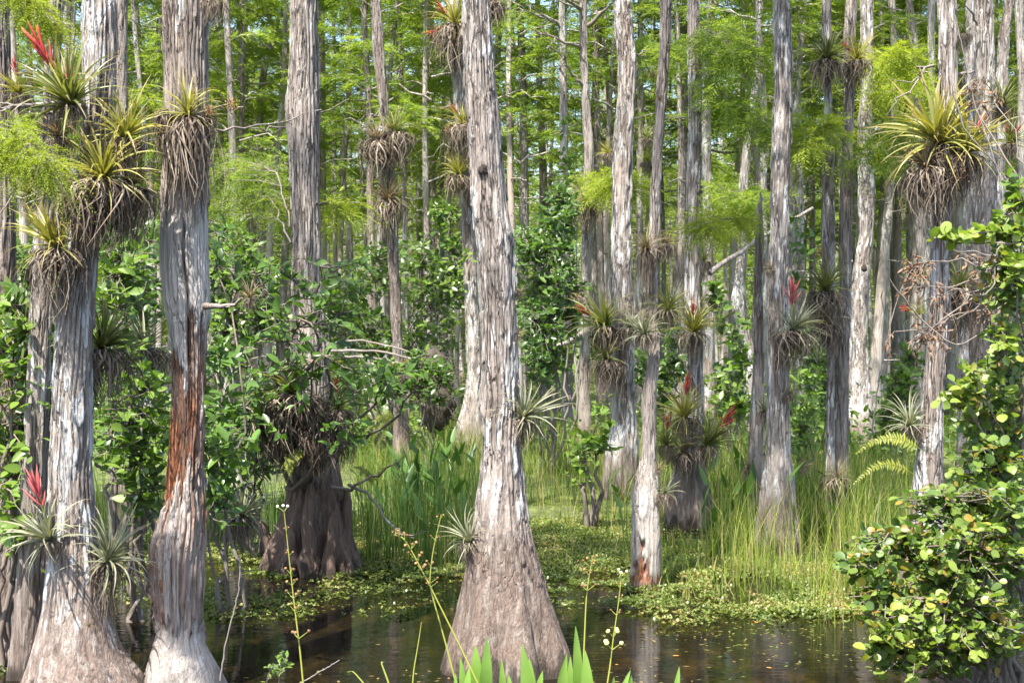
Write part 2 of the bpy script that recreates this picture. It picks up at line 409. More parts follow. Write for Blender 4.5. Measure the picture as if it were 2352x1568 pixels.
# ================================================================== TREES
def trunk_geo(prof, D, base_x, top_h=12.0, seg=112, dz=.02, flute=.0, nf=9, zf=1.0, ba=.010, plate=(.032, .22), seed=1,
              top=None, depth_amp=.06, hook=None):
    """prof: (y, left, right) in the photograph, top to bottom; gives vertices in the tree's own frame (foot at the origin)"""
    prof = sorted(prof)
    z = np.array([Z(a[0], D) for a in prof])[::-1]; c = np.array([X((a[1] + a[2]) / 2, D) for a in prof])[::-1] - base_x
    r = np.array([(a[2] - a[1]) / 2 / FPX * D for a in prof])[::-1]
    if z[0] > -.25:
        z = np.insert(z, 0, min(-.25, z[0] - .2)); c = np.insert(c, 0, c[0]); r = np.insert(r, 0, r[0] * 1.04)
    ztop = z[-1]
    zs = np.arange(-.25, ztop, dz)
    if top is None:
        ex = np.arange(ztop, top_h, .16)
        zs = np.concatenate([zs, ex])
    cs = np.interp(zs, z, c); rs = np.interp(zs, z, r)
    up = np.clip(zs - ztop, 0, None)
    if top is None:
        rng = np.random.default_rng(seed)
        slope = (c[-1] - c[-2]) / max(.3, z[-1] - z[-2])
        cs = cs + np.clip(slope, -.06, .06) * up + .12 * np.sin(up * .5) * rng.uniform(-1, 1)
        rs = rs * (1 - .80 * (up / max(.1, top_h - ztop)) ** 1.1)
    k = max(1, int(.10 / dz)); ker = np.hanning(2 * k + 3)[1:-1]; ker /= ker.sum()
    def smooth(a):
        pad = np.concatenate([np.full(len(ker) // 2, a[0]), a, np.full(len(ker) // 2, a[-1])]); return np.convolve(pad, ker, 'valid')
    cs, rs = smooth(cs), smooth(rs)
    th = np.linspace(0, 2 * math.pi, seg, endpoint=False)
    T, ZZ = np.meshgrid(th, zs); RR = np.repeat(rs[:, None], seg, 1)
    ph = seed * 1.7
    # fluted buttresses
    w = sstep(zf, 0, ZZ) ** 1.3
    lob = .55 * np.abs(np.cos((nf / 2) * T + ph + .25 * np.sin(ZZ * 2 + seed))) ** .6 + .3 * np.cos((nf - 2) * T + 2.3 * ph) + .25 * np.cos(3 * T + ph) - .25
    RR = RR * (1 + flute * w * lob)
    pp = np.stack([np.cos(T) * 1.0, np.sin(T) * 1.0, ZZ], -1).reshape(-1, 3)
    RR = RR.ravel(); Zf = ZZ.ravel(); Tf = T.ravel()
    # overall unevenness
    RR = RR * (1 + .035 * vnoise(pp * (1.6, 1.6, 1.1) + seed, seed))
    # bark plates: long strips with wavering edges, each proud by its own amount
    cols = max(8, int(2 * math.pi * np.median(r) / plate[0]))
    wv = vnoise(pp * (2.2, 2.2, 3.5), seed + 1)
    u = Tf / (2 * math.pi) * cols + .75 * wv
    ci = np.floor(u); fu = u - ci; ci = np.mod(ci, cols)
    v = Zf / plate[1] + 7 * hsh(ci, ci * 0, ci * 0, seed) + .35 * wv
    ri = np.floor(v); fv = v - ri
    hh = hsh(ci, ri, ci * 0 + 3, seed)
    edge = sstep(.0, .16, np.minimum(fu, 1 - fu)) 
    lift = hh * (1 - .55 * fv)                       # strips peel away from their lower end
    fib = vnoise(pp * (17, 17, 3.2), seed + 2) * .5 + vnoise(pp * (36, 36, 5), seed + 4) * .3
    foot = 1 - .65 * sstep(.9, .2, Zf)
    RR = RR + ba * foot * (1.7 * lift * edge - 1.3 * (1 - edge) + 1.0 * fib)
    Y = depth_amp * np.sin(zs * .7 + seed) - depth_amp * math.sin(seed)
    return dict(T=Tf, Z=Zf, R=RR, cs=cs, Y=Y, zs=zs, seg=seg, hh=hh, rs=rs, pp=pp, top=top)

def finish_trunk(t, jag=0.):
    seg = t['seg']; n = len(t['zs'])
    cx = np.repeat(t['cs'], seg); cy = np.repeat(t['Y'], seg)
    v = np.stack([cx + t['R'] * np.cos(t['T']), cy + t['R'] * np.sin(t['T']), t['Z']], -1)
    if t['top'] is not None:                         # broken, splintered top
        last = v.reshape(n, seg, 3)
        rr = hsh(np.arange(seg) // 3, np.zeros(seg), np.zeros(seg), 7)
        for q in range(1, 7):
            last[-q, :, 2] += t['top'] * (rr - .3) * (7 - q) / 6 + t['top'] * .8 * np.cos(t['T'][:seg] + 1.) * (7 - q) / 6
    f = grid_faces(n, seg, True)
    g = Geo(); g.add(v, f, t['hh'])
    c = v.reshape(n, seg, 3)[-1].mean(0) - (0, 0, (.1 if t['top'] is not None else -.02))
    g.add(np.vstack([v.reshape(n, seg, 3)[-1], c]), np.stack([np.arange(seg), (np.arange(seg) + 1) % seg, np.full(seg, seg)], -1), .3)
    return g, v

# ---- crowns of feathery cypress foliage, a few shapes shared by many trees
def sprays(g, p, d, L, rng, K=12, leaf=.17, w=.016, droop=.25):
    """p, d (S,3): start and direction of each spray; K leaflets either side of its axis"""
    S = len(p); d = nrm(d)
    rnd = nrm(rng.normal(0, 1, (S, 3)) * (.35, .35, 1) + (0, 0, .8))
    s = nrm(np.cross(d, rnd))
    tint = rng.uniform(0, 1, S)
    V, TT = [], []
    for k in range(K):
        t = (k + .6) / K
        base = p + d * (L * t)[:, None] + np.array((0, 0, -1.)) * (L * droop * t * t)[:, None]
        side = 1 if k % 2 else -1
        dr = nrm(d * .75 + s * side * .75 + rng.normal(0, .13, (S, 3)) + (0, 0, -.10))
        ll = leaf * (1.05 - .55 * t) * rng.uniform(.75, 1.2, S)
        nn = nrm(np.cross(dr, np.cross(dr, s + rng.normal(0, .4, (S, 3)))))
        V.append(np.stack([base, base + dr * (ll * .45)[:, None] + nn * w, base + dr * ll[:, None], base + dr * (ll * .45)[:, None] - nn * w], 1))
        TT.append(np.repeat(np.clip(tint + rng.normal(0, .1, S), 0, 1)[:, None], 4, 1))
    V = np.concatenate(V).reshape(-1, 3); TT = np.concatenate(TT).ravel()
    g.add(V, np.arange(len(V)).reshape(-1, 4), TT)

def crown_meshes(seed, h, r0, nb=34, per=26, mat=None):
    rng = np.random.default_rng(seed)
    gl, gf = Geo(), Geo()
    PP, DD, LL = [], [], []
    for i in range(nb):
        t = (i + rng.uniform(0, 1)) / nb
        z0 = t * h * .96
        az = i * 2.4 + rng.uniform(-.5, .5)
        L = r0 * (1.1 - .62 * t) * rng.uniform(.55, 1.15)
        o = np.array((math.cos(az), math.sin(az), 0.))
        b = o * L + (0, 0, z0 + L * rng.uniform(-.12, .42))
        pts = wob((0, 0, z0), b, 7, .09, seed * 100 + i, -.05)
        tube(gl, pts, np.linspace(.028 * (1.1 - .6 * t), .005, 7), 4, .5, cap=False)
        m = int(per * (.6 + .8 * rng.random()))
        tt = .18 + .85 * rng.random(m) ** .8
        idx = np.clip(tt, 0, .999) * 6; i0 = idx.astype(int); fr = (idx - i0)[:, None]
        pp = pts[i0] * (1 - fr) + pts[i0 + 1] * fr
        # side twigs fan out flat from the branch and hang a little
        az2 = az + rng.normal(0, .85, m)
        dd = np.stack([np.cos(az2), np.sin(az2), rng.normal(-.06, .16, m)], -1)
        off = dd * rng.uniform(0, .5, m)[:, None] * L * .5
        PP.append(pp + off); DD.append(dd); LL.append(rng.uniform(.32, .62, m))
    sprays(gf, np.concatenate(PP), np.concatenate(DD), np.concatenate(LL), rng, K=20, leaf=.165, w=.0135)
    return gl, gf
CROWNS = []
for s_, (h_, r_, nb_, per_) in enumerate([(11, 2.3, 26, 33), (10, 1.9, 22, 31), (12.5, 2.5, 29, 33), (9, 2.1, 21, 31), (11.5, 1.8, 25, 29), (10.5, 2.6, 24, 35)]):
    a_, b_ = crown_meshes(40 + s_, h_, r_, nb_, per_)
    CROWNS.append((a_.mesh("limb_set", M_BARK['far']), b_.mesh("crown_foliage", M_CYP, smooth=False), h_))
# light crowns for the tops of the near trees, outside the frame but shading it
TOPS = []
for s_ in range(3):
    a_, b_ = crown_meshes(70 + s_, 5.0, 1.9, 22, 18)
    TOPS.append((a_.mesh("limb_set", M_BARK['far']), b_.mesh("crown_foliage", M_CYP, smooth=False)))

def dead_branch(tree, a, b, r0, seed, mat='twig', twigs=2, amp=.16, sag=0., loc=None):
    """a dead side branch of a tree, from world point a to b"""
    g = Geo(); o = np.array(tree.location) if loc is None else loc
    pts = wob(np.asarray(a) - o, np.asarray(b) - o, 10, amp, seed, sag)
    tube(g, pts, np.linspace(r0, r0 * .28, 10), 6, .5)
    rng = np.random.default_rng(seed)
    L = np.linalg.norm(pts[-1] - pts[0])
    for q in range(twigs):
        i = rng.integers(3, 9)
        d = nrm(nrm(pts[-1] - pts[0]) + rng.normal(0, .7, 3)) * L * rng.uniform(.15, .4)
        tube(g, wob(pts[i], pts[i] + d, 6, .18, seed + 7 * q), np.linspace(r0 * .5, r0 * .12, 6), 4, .5)
    return link("branch", g.mesh("branch", M_BARK[mat]), tree)

def bough(tree, pts_px, D, r0=.012, seed=1, n=46, spread=.32, K=18, leaf=.085, w=.006, mat=None, L=(.16, .34), droop=.3):
    """a living branch with feathery foliage; the foliage is a sub-part of the branch"""
    rng = np.random.default_rng(seed); o = np.array(tree.location)
    P0 = np.array([P(a, b, D + c) for a, b, c in pts_px]) - o
    t = np.linspace(0, len(P0) - 1, 24); i = np.minimum(t.astype(int), len(P0) - 2); f = (t - i)[:, None]
    pts = P0[i] * (1 - f) + P0[i + 1] * f + rng.normal(0, .012, (24, 3))
    g = Geo(); tube(g, pts, np.linspace(r0, r0 * .25, 24), 5)
    gp, gd, gL = [], [], []
    main = nrm(pts[-1] - pts[0])
    for k in range(n):
        q = rng.integers(3, 24)
        side = nrm(np.cross(main, (0, 0, 1.))) * rng.choice((-1, 1))
        d = nrm(main * rng.uniform(.2, 1) + side * rng.uniform(.2, 1.) + (0, 0, rng.uniform(-.55, .35)))
        m = rng.integers(2, 5)
        tl = spread * rng.uniform(.4, 1.1)
        tube(g, np.stack([pts[q], pts[q] + d * tl * .55, pts[q] + d * tl + (0, 0, -.12 * tl)]), (.003, .0022, .001), 3, cap=False)
        for j in range(m):
            st = pts[q] + d * tl * (j + .3) / m
            gp.append(st); gd.append(nrm(d + rng.normal(0, .55, 3) + (0, 0, -.15))); gL.append(rng.uniform(*L))
    br = link("branch", g.mesh("branch", M_BARK['twig']), tree)
    gf = Geo(); sprays(gf, np.array(gp), np.array(gd), np.array(gL), rng, K=K, leaf=leaf, w=w, droop=droop)
    stuff(link("foliage", gf.mesh("foliage", mat or M_CYP, smooth=False), br))
    return br

def make_tree(name, label, cat, prof, D, bark, seed, group=None, crown=True, top=None, top_h=12., depth_shift=0., edit=None, **kw):
    bx = X((prof[-1][1] + prof[-1][2]) / 2, D)
    root = thing(name, label, cat, (bx, D, 0), group=group)
    top_h += 1.5
    t = trunk_geo(prof, D, bx, seed=seed, top=top, top_h=top_h, **kw)
    attrs = edit(t, D) if edit else None
    g_, v = finish_trunk(t)
    if attrs: attrs = {k: np.concatenate([a, np.zeros(t['seg'] + 1)]) for k, a in attrs.items()}
    tr = link("trunk", g_.mesh("trunk", M_BARK[bark], attrs=attrs), root)
    if crown and top is None:
        lm, cm = TOPS[seed % 3]
        zc = max(top_h - 2.2, Z(0, D) + 2.5)
        M = Matrix.Translation((t['cs'][-1], t['Y'][-1], zc)) @ Matrix.Rotation(seed * 1.3, 4, 'Z')
        stuff(link("limbs", lm, root, M)); stuff(link("crown", cm, root, M))
    root['_cs'] = 0
    del root['_cs']
    return root

def px_edit_snag(t, D):
    """T2: bleached bare wood above, an orange rotted gap in the middle, a broken lower shell with a ragged ledge"""
    T, Zv, R_ = t['T'], t['Z'], t['R']
    y = 784 - (Zv - CAM_H) * FPX / D
    xr = np.cos(T)                                    # -1 left .. 1 right as the camera sees it
    jag = 75 * vnoise(t['pp'] * (5, 5, .01) + 3, 91) + 34 * vnoise(t['pp'] * (19, 19, .01), 92)
    e_top = np.where(xr < .15, 800 + 95 * sstep(-.7, .1, xr), 738) + jag * .6
    e_bot = np.where(xr < -.45, 1222, 1085 + 75 * sstep(.55, -.35, xr)) + jag
    rot = sstep(e_top - 3, e_top + 3, y) * sstep(e_bot + 3, e_bot - 3, y)
    rot = rot * np.where(xr > .45, .45 + .4 * (vnoise(t['pp'] * (4, 4, 3), 93) > -.1), 1.)
    low = sstep(e_bot - 3, e_bot + 3, y) * sstep(1436 + jag * .5 + 4, 1436 + jag * .5 - 4, y)
    rough = vnoise(t['pp'] * (9, 9, 2.5), 94) * .6 + vnoise(t['pp'] * (22, 22, 9), 95) * .5
    t['R'] = R_ - .022 * rot + rot * .020 * rough + low * (.008 + .022 * rough)
    low2 = sstep(1436 + jag * .5 - 4, 1436 + jag * .5 + 4, y)
    t['R'] = t['R'] - .012 * low2
    # crack down the bleached part
    cx = .22 + .05 * np.sin(y * .03)
    front = np.sin(T) < 0
    crack = front * sstep(.10, .035, np.abs(xr - cx)) * sstep(505, 540, y) * sstep(850, 820, y)
    t['R'] = t['R'] - .045 * crack
    wood = (1 - crack) * sstep(470 + jag, 500 + jag, y) * (1 - rot) * sstep(e_top + 2, e_top - 2, y)
    # the bleached part is bare: take most of the bark relief off
    sm = np.repeat(t['rs'], t['seg'])
    t['R'] = t['R'] * (1 - .75 * wood * (crack < .1)) + (sm * (1 + .02 * vnoise(t['pp'] * (2.5, 2.5, 1.), 97)) + .002 * vnoise(t['pp'] * (40, 40, 4), 96)) * .75 * wood * (crack < .1)
    holes = (vnoise(t['pp'] * (11, 11, 7), 98) > .80) * wood
    t['R'] = t['R'] - .015 * holes
    lowwood = low * sstep(-.1, .3, vnoise(t['pp'] * (5, 5, 1.2), 99)) * .7 + low2 * .35
    return dict(rot=np.clip(rot + low * (.22 + .6 * sstep(-.05, .3, rough)), 0, 1), wood=np.clip(wood + lowwood, 0, 1))

def px_edit_stub(t, D):
    """T8: slim leaning trunk on a hollow bleached stump"""
    T, Zv = t['T'], t['Z']; y = 784 - (Zv - CAM_H) * FPX / D; xr = np.cos(T)
    wood = sstep(1090, 1130, y) * sstep(.75, .45, xr + .2 * vnoise(t['pp'] * (3, 3, 2), 12))
    rough = vnoise(t['pp'] * (6, 6, 2.5), 13)
    front = np.sin(T) < 0
    jn = .22 * vnoise(t['pp'] * (7, 7, 9), 17) + .12 * vnoise(t['pp'] * (16, 16, 20), 18)
    h1 = front * sstep(.30, .20, np.maximum(np.abs(xr + .58) * 1.1, np.abs(y - 1252) / 60) + jn)
    h2 = front * sstep(.42, .3, np.maximum(np.abs(xr + .55) * 1.1, np.abs(y - 1302) / 70) + jn)
    h3 = front * sstep(.36, .26, np.maximum(np.abs(xr - .08) * 1.8, np.abs(y - 1296) / 90) + jn)
    t['R'] = t['R'] + wood * .014 * rough - .05 * h1 - .032 * h2 - .02 * h3
    rot = np.clip(h1 + h2 + h3 * .9 + sstep(1312, 1325, y + 40 * jn) * .85, 0, 1)
    return dict(rot=rot, wood=wood * (1 - rot) * (.35 + .5 * sstep(-.3, .3, rough)))

TREE = {}
GRP_NEAR = None
TREE['T1'] = make_tree("cypress_tree", "stout cypress crusted with white lichen under a big bromeliad cluster", "tree",
    [(0,193,265),(100,194,268),(210,200,262),(316,198,262),(420,180,245),(520,172,230),(590,166,228),(680,145,222),(800,138,216),(940,130,214),(1060,123,213),(1172,122,220),(1240,118,225),(1300,114,234),(1400,104,247),(1450,92,262),(1495,80,274),(1545,66,308),(1608,40,345)],
    9.5, 'lichen', 3, flute=.16, nf=11, zf=.8, ba=.011, plate=(.03, .26), top_h=11.5)
TREE['T2'] = make_tree("dead_cypress_snag", "dead bleached cypress snag with a rotted orange gap in its middle", "dead tree",
    [(0,375,472),(150,376,471),(300,377,470),(480,366,471),(573,362,473),(660,367,476),(728,377,478),(770,385,469),(836,389,468),(960,388,468),(1050,381,464),(1087,379,462),(1158,374,464),(1215,362,464),(1240,352,464),(1298,346,462),(1369,350,459),(1430,362,458),(1474,350,468),(1544,333,507),(1600,315,535)],
    9.6, 'snag', 6, crown=False, seg=170, flute=.07, nf=9, zf=.6, ba=.010, plate=(.03, .3), top_h=8.5, edit=px_edit_snag)
TREE['T3'] = make_tree("cypress_tree", "shaggy brown cypress rising from a dark fluted stump behind the leafy shrub", "tree",
    [(0,666,724),(100,668,725),(150,667,727),(205,660,728),(250,654,728),(320,660,727),(420,665,725),(500,670,727),(560,671,730),(626,670,728),(700,673,737),(800,674,746),(900,674,754),(1000,674,766),(1070,672,778),(1150,662,790),(1230,646,806),(1280,634,820),(1308,626,828)],
    15.0, 'stump', 5, flute=.50, nf=11, zf=1.25, ba=.018, plate=(.035, .5), top_h=13.5, dz=.025)
TREE['T4'] = make_tree("cypress_tree", "stout grey cypress in the middle with a wide fluted foot in the pool", "tree",
    [(0,1064,1122),(105,1068,1129),(197,1070,1135),(281,1075,1146),(369,1082,1151),(475,1086,1163),(556,1096,1177),(626,1101,1181),(697,1110,1183),(802,1110,1186),(908,1108,1188),(1017,1109,1191),(1122,1100,1201),(1190,1093,1212),(1263,1079,1227),(1351,1064,1251),(1439,1045,1279),(1505,1026,1302),(1540,1018,1312)],
    10.4, 'centre', 7, flute=.34, nf=9, zf=1.15, ba=.011, plate=(.028, .2), top_h=12.5)
TREE['T5'] = make_tree("cypress_tree", "crooked pale cypress close behind the middle trunk with three bromeliads", "tree",
    [(0,1028,1052),(80,1032,1058),(140,1037,1064),(200,1041,1071),(280,1043,1078),(360,1050,1082),(457,1061,1089),(538,1063,1092),(626,1064,1094),(697,1068,1098),(785,1073,1106),(855,1075,1108),(925,1064,1108),(971,1051,1112),(1013,1042,1116),(1068,1030,1124)],
    27.6, 'pale', 12, flute=.15, nf=9, zf=1.3, ba=.016, seg=48, dz=.06, plate=(.06, .4), top_h=15)
TREE['T6'] = make_tree("cypress_tree", "leaning reddish cypress carrying two shaggy bromeliad clumps", "tree",
    [(0,853,873),(105,857,881),(211,869,891),(264,876,893),(387,887,904),(460,888,908),(538,889,915),(609,893,915),(679,899,921),(750,901,922),(838,903,927),(925,906,932),(1000,904,940),(1074,896,950)],
    27., 'shag', 14, flute=.1, nf=8, zf=1.2, ba=.018, seg=36, dz=.08, plate=(.07, .5), top_h=16)
TREE['T7'] = make_tree("cypress_tree", "pale bowed cypress with a red flowering bromeliad at its left side", "tree",
    [(0,1411,1449),(88,1417,1456),(148,1423,1463),(246,1419,1459),(334,1410,1454),(422,1408,1451),(527,1407,1449),(556,1407,1448),(662,1409,1452),(732,1410,1454),(838,1410,1455),(925,1407,1456),(996,1400,1463),(1040,1392,1465),(1100,1385,1466),(1150,1380,1468)],
    21.4, 'pale', 16, flute=.16, nf=9, zf=1.3, ba=.015, seg=60, dz=.045, plate=(.05, .3), top_h=15)
TREE['T8'] = make_tree("cypress_tree", "slim twisted cypress growing from a hollow rotten stump at the water edge", "tree",
    [(0,1519,1543),(105,1518,1540),(158,1514,1536),(229,1510,1531),(299,1505,1526),(387,1502,1521),(457,1496,1518),(556,1495,1517),(662,1495,1517),(750,1493,1516),(820,1494,1516),(866,1483,1512),(908,1475,1509),(978,1477,1508),(1052,1476,1508),(1095,1462,1511),(1122,1456,1512),(1193,1454,1516),(1263,1451,1518),(1310,1450,1516),(1351,1449,1512)],
    13.8, 'snag', 18, flute=.08, nf=7, zf=.6, ba=.008, seg=72, dz=.025, plate=(.03, .22), top_h=9.5, edit=px_edit_stub)
TREE['T9'] = make_tree("cypress_tree", "white barked cypress with a flared foot and bromeliads stacked up it", "tree",
    [(0,1579,1604),(105,1577,1603),(193,1580,1609),(316,1579,1608),(422,1576,1605),(527,1576,1606),(556,1576,1606),(644,1573,1607),(714,1574,1608),(820,1580,1612),(890,1584,1614),(960,1580,1615),(1035,1564,1612),(1087,1546,1622),(1158,1535,1638),(1207,1528,1650)],
    18.5, 'patchy', 20, flute=.2, nf=9, zf=1.3, ba=.012, seg=60, dz=.04, plate=(.045, .28), top_h=14)
TREE['T10'] = make_tree("dead_cypress_snag", "slim grey dead snag with a splintered tip beside the straight cypress", "dead tree",
    [(470,1738,1748),(500,1737,1750),(556,1734,1752),(626,1732,1752),(697,1732,1750),(800,1730,1751),(890,1727,1752),(978,1721,1751),(1052,1718,1752),(1140,1715,1752),(1213,1711,1754)],
    18.2, 'pale', 22, flute=.1, nf=7, zf=.8, ba=.009, seg=48, dz=.04, plate=(.04, .5), top=.16)
TREE['T11'] = make_tree("cypress_tree", "straight pale grey cypress standing in tall yellow grass", "tree",
    [(0,1778,1815),(105,1782,1820),(211,1783,1822),(299,1779,1820),(422,1776,1815),(527,1775,1813),(556,1773,1813),(644,1771,1812),(767,1769,1815),(838,1769,1815),(943,1766,1814),(1048,1760,1817),(1140,1747,1829),(1228,1740,1838),(1275,1736,1842)],
    16.0, 'pale', 24, flute=.17, nf=10, zf=1.1, ba=.012, seg=72, dz=.035, plate=(.035, .22), top_h=14)
TREE['T12'] = make_tree("cypress_tree", "thin white lichened cypress half of a twin pair hung with bromeliads", "tree",
    [(0,1885,1905),(81,1885,1904),(211,1889,1904),(351,1886,1911),(492,1885,1913),(556,1886,1914),(660,1890,1914),(760,1898,1916),(837,1901,1916),(950,1900,1915),(1052,1900,1916),(1140,1897,1920),(1225,1893,1926)],
    17.8, 'patchy', 26, flute=.1, nf=7, zf=.9, ba=.009, seg=48, dz=.04, plate=(.04, .3), top_h=12)
TREE['T12b'] = make_tree("cypress_tree", "dark mottled cypress half of the twin pair hung with bromeliads", "tree",
    [(0,1942,1965),(88,1936,1961),(200,1937,1959),(334,1933,1953),(404,1928,1953),(492,1926,1951),(556,1922,1950),(662,1926,1950),(760,1920,1948),(837,1916,1946),(950,1916,1945),(1070,1919,1947),(1160,1916,1950),(1225,1912,1954)],
    18.0, 'grey', 27, flute=.1, nf=7, zf=.9, ba=.010, seg=48, dz=.04, plate=(.04, .3), top_h=13)
TREE['T13'] = make_tree("cypress_tree", "big white scarred cypress with a split spreading foot", "tree",
    [(0,1977,2004),(105,1979,2005),(193,1979,2005),(281,1973,2002),(369,1972,2007),(457,1975,2012),(538,1978,2010),(591,1969,2002),(679,1957,1998),(749,1954,1993),(820,1952,1994),(890,1950,2000),(960,1943,2006),(1000,1938,2016),(1040,1934,2022)],
    30.6, 'patchy', 30, flute=.22, nf=6, zf=1.6, ba=.016, seg=48, dz=.06, plate=(.06, .4), top_h=16)
TREE['T14'] = make_tree("cypress_tree", "tall pale cypress with a huge golden bromeliad at right", "tree",
    [(0,2146,2184),(105,2149,2188),(211,2147,2188),(292,2144,2184),(400,2140,2180),(556,2136,2172),(626,2133,2170),(697,2129,2175),(767,2130,2173),(837,2123,2166),(925,2119,2161),(996,2111,2161),(1070,2103,2160),(1200,2090,2165),(1320,2070,2175),(1430,2050,2190)],
    12.1, 'pale', 33, flute=.12, nf=9, zf=.8, ba=.010, seg=84, dz=.025, plate=(.03, .22), top_h=12.5)
TREE['T15'] = make_tree("cypress_tree", "thick white patched cypress at the upper right corner", "tree",
    [(0,2247,2286),(105,2244,2286),(211,2250,2290),(320,2252,2294),(450,2246,2290),(600,2238,2280),(732,2228,2266),(837,2228,2268),(950,2224,2268),(1080,2218,2272),(1210,2208,2282)],
    18.4, 'patchy', 35, flute=.12, nf=9, zf=1., ba=.012, seg=60, dz=.04, plate=(.045, .3), top_h=14)
TREE['T15b'] = make_tree("cypress_tree", "lichen spotted cypress just left of the thick white patched one", "tree",
    [(0,2219,2242),(211,2221,2244),(400,2220,2246),(600,2212,2240),(800,2206,2238),(1000,2200,2238),(1110,2192,2244)],
    24., 'patchy', 36, flute=.1, nf=8, zf=1., ba=.012, seg=40, dz=.06, plate=(.05, .35), top_h=15)
TREE['T15c'] = make_tree("cypress_tree", "leaning dark cypress with bare white blotches at the right edge", "tree",
    [(0,2309,2331),(88,2293,2316),(176,2290,2312),(300,2286,2310),(500,2284,2310),(800,2284,2314),(1080,2276,2320)],
    26., 'patchy', 37, flute=.1, nf=8, zf=1., ba=.014, seg=40, dz=.06, plate=(.05, .35), top_h=15)
TREE['T15d'] = make_tree("cypress_tree", "thin white cypress cut by the right edge of the view", "tree",
    [(0,2333,2350),(200,2338,2356),(500,2336,2356),(1020,2330,2360)],
    33., 'white', 38, flute=.1, nf=8, zf=1., ba=.012, seg=32, dz=.08, plate=(.05, .35), top_h=16)
TREE['T14b'] = make_tree("cypress_tree", "thin white cypress touching the left side of the tall pale one", "tree",
    [(0,2131,2147),(211,2133,2147),(400,2128,2144),(600,2120,2136),(800,2114,2132),(1020,2106,2134)],
    33., 'white', 39, flute=.1, nf=8, zf=1., ba=.012, seg=32, dz=.08, plate=(.05, .35), top_h=16)
TREE['T16'] = make_tree("cypress_tree", "grey cypress behind the red flowering bromeliad at far left", "tree",
    [(0,109,141),(105,107,138),(300,98,134),(420,88,124),(550,84,122),(800,74,118),(1050,62,114),(1250,50,112),(1400,36,106),(1500,24,98),(1555,16,104)],
    10.2, 'grey', 41, crown=False, flute=.16, nf=9, zf=.8, ba=.010, seg=72, dz=.03, plate=(.03, .25), top_h=11)
TREE['T17'] = make_tree("cypress_tree", "slim grey cypress just right of the stout lichened trunk top", "tree",
    [(0,264,293),(150,268,290),(400,270,292),(700,270,296),(1000,262,300),(1130,252,312)],
    22.5, 'grey', 43, flute=.12, nf=8, zf=1., ba=.012, seg=48, dz=.05, plate=(.05, .3), top_h=14)
TREE['T18'] = make_tree("cypress_tree", "ridged grey cypress cut by the left edge of the view", "tree",
    [(0,-4,30),(250,-6,32),(420,-2,40),(520,-2,41),(640,-6,40),(800,-12,42),(1000,-20,44),(1300,-30,36),(1420,-40,40),(1480,-48,48)],
    11.2, 'shag', 45, crown=False, flute=.2, nf=9, zf=.9, ba=.014, seg=72, dz=.03, plate=(.035, .5), top_h=11)

# fluted knees and root toes at the dark stump, parts of that tree
def knee(parent, px, by, h, r, D, lean, seed):
    o = np.array(parent.location); g = Geo()
    b = np.array((X(px, D), D, -.1)); t_ = b + (lean * h, 0, h)
    tube(g, wob(b - o, t_ - o, 9, .05, seed), r * np.array([1.5, 1.35, 1.15, 1., .9, .82, .78, .7, .42]), 12)
    link("root_knee", g.mesh("root_knee", M_BARK['stump']), parent)
T3 = TREE['T3']
for a in ((640, 1260, .62, .062, 14.9, -.32, 1), (800, 1260, .95, .075, 14.85, -.02, 2), (716, 1300, 1.05, .085, 14.55, -.02, 3), (752, 1300, .75, .07, 14.5, .1, 4), (674, 1300, .55, .06, 14.6, .0, 5), (790, 1290, .5, .05, 14.6, -.3, 6), (1262, 1390, .22, .09, 12.2, .2, 8)):
    if a[0] < 1000: knee(T3, *a[:1], a[1], *a[2:])

# dead side branches
def br(tree, a, b, Da, Db, r0, seed, **kw): dead_branch(TREE[tree], P(a[0], a[1], Da), P(b[0], b[1], Db), r0, seed, **kw)
br('T2', (470, 704), (556, 684), 9.55, 9.35, .026, 3, twigs=1, amp=.1, mat='twig')
br('T2', (468, 302), (672, 286), 9.6, 10.2, .011, 4, twigs=2, amp=.05)
br('T1', (200, 245), (-20, 248), 9.4, 9.1, .028, 5, twigs=3, amp=.07)
br('T1', (215, 360), (60, 372), 9.4, 9.0, .012, 6, twigs=3, amp=.14)
br('T1', (180, 440), (-10, 470), 9.4, 8.9, .012, 7, twigs=4, amp=.16)
br('T1', (150, 560), (110, 440), 9.35, 9.0, .011, 17, twigs=3, amp=.14)
br('T3', (655, 292), (540, 286), 14.9, 14.4, .012, 8, twigs=2)
br('T3', (760, 1118), (915, 1077), 14.8, 14.4, .022, 9, twigs=2, amp=.16)
br('T3', (800, 1112), (950, 1235), 14.7, 14.2, .018, 10, twigs=2, amp=.09)
br('T6', (874, 215), (864, 345), 26.8, 26.5, .026, 11, twigs=2, amp=.1)
br('T6', (872, 262), (800, 262), 26.9, 26.2, .018, 12, twigs=2)
br('T9', (1600, 270), (1526, 270), 18.4, 18.4, .014, 13, twigs=1, amp=.04)
br('T9', (1580, 420), (1512, 402), 18.4, 18.2, .012, 14, twigs=1)
br('T11', (1775, 520), (1776, 450), 15.9, 15.8, .006, 15, twigs=1)
br('T14', (2184, 170), (2240, 166), 12.1, 12.6, .022, 16, twigs=1, amp=.04)
br('T14', (2146, 150), (2090, 215), 12.1, 11.6, .014, 18, twigs=3)
br('T13', (1958, 600), (1930, 570), 30.5, 30.2, .03, 19, twigs=1)
br('T15', (2247, 60), (2220, -10), 18.3, 18.0, .02, 20, twigs=1)

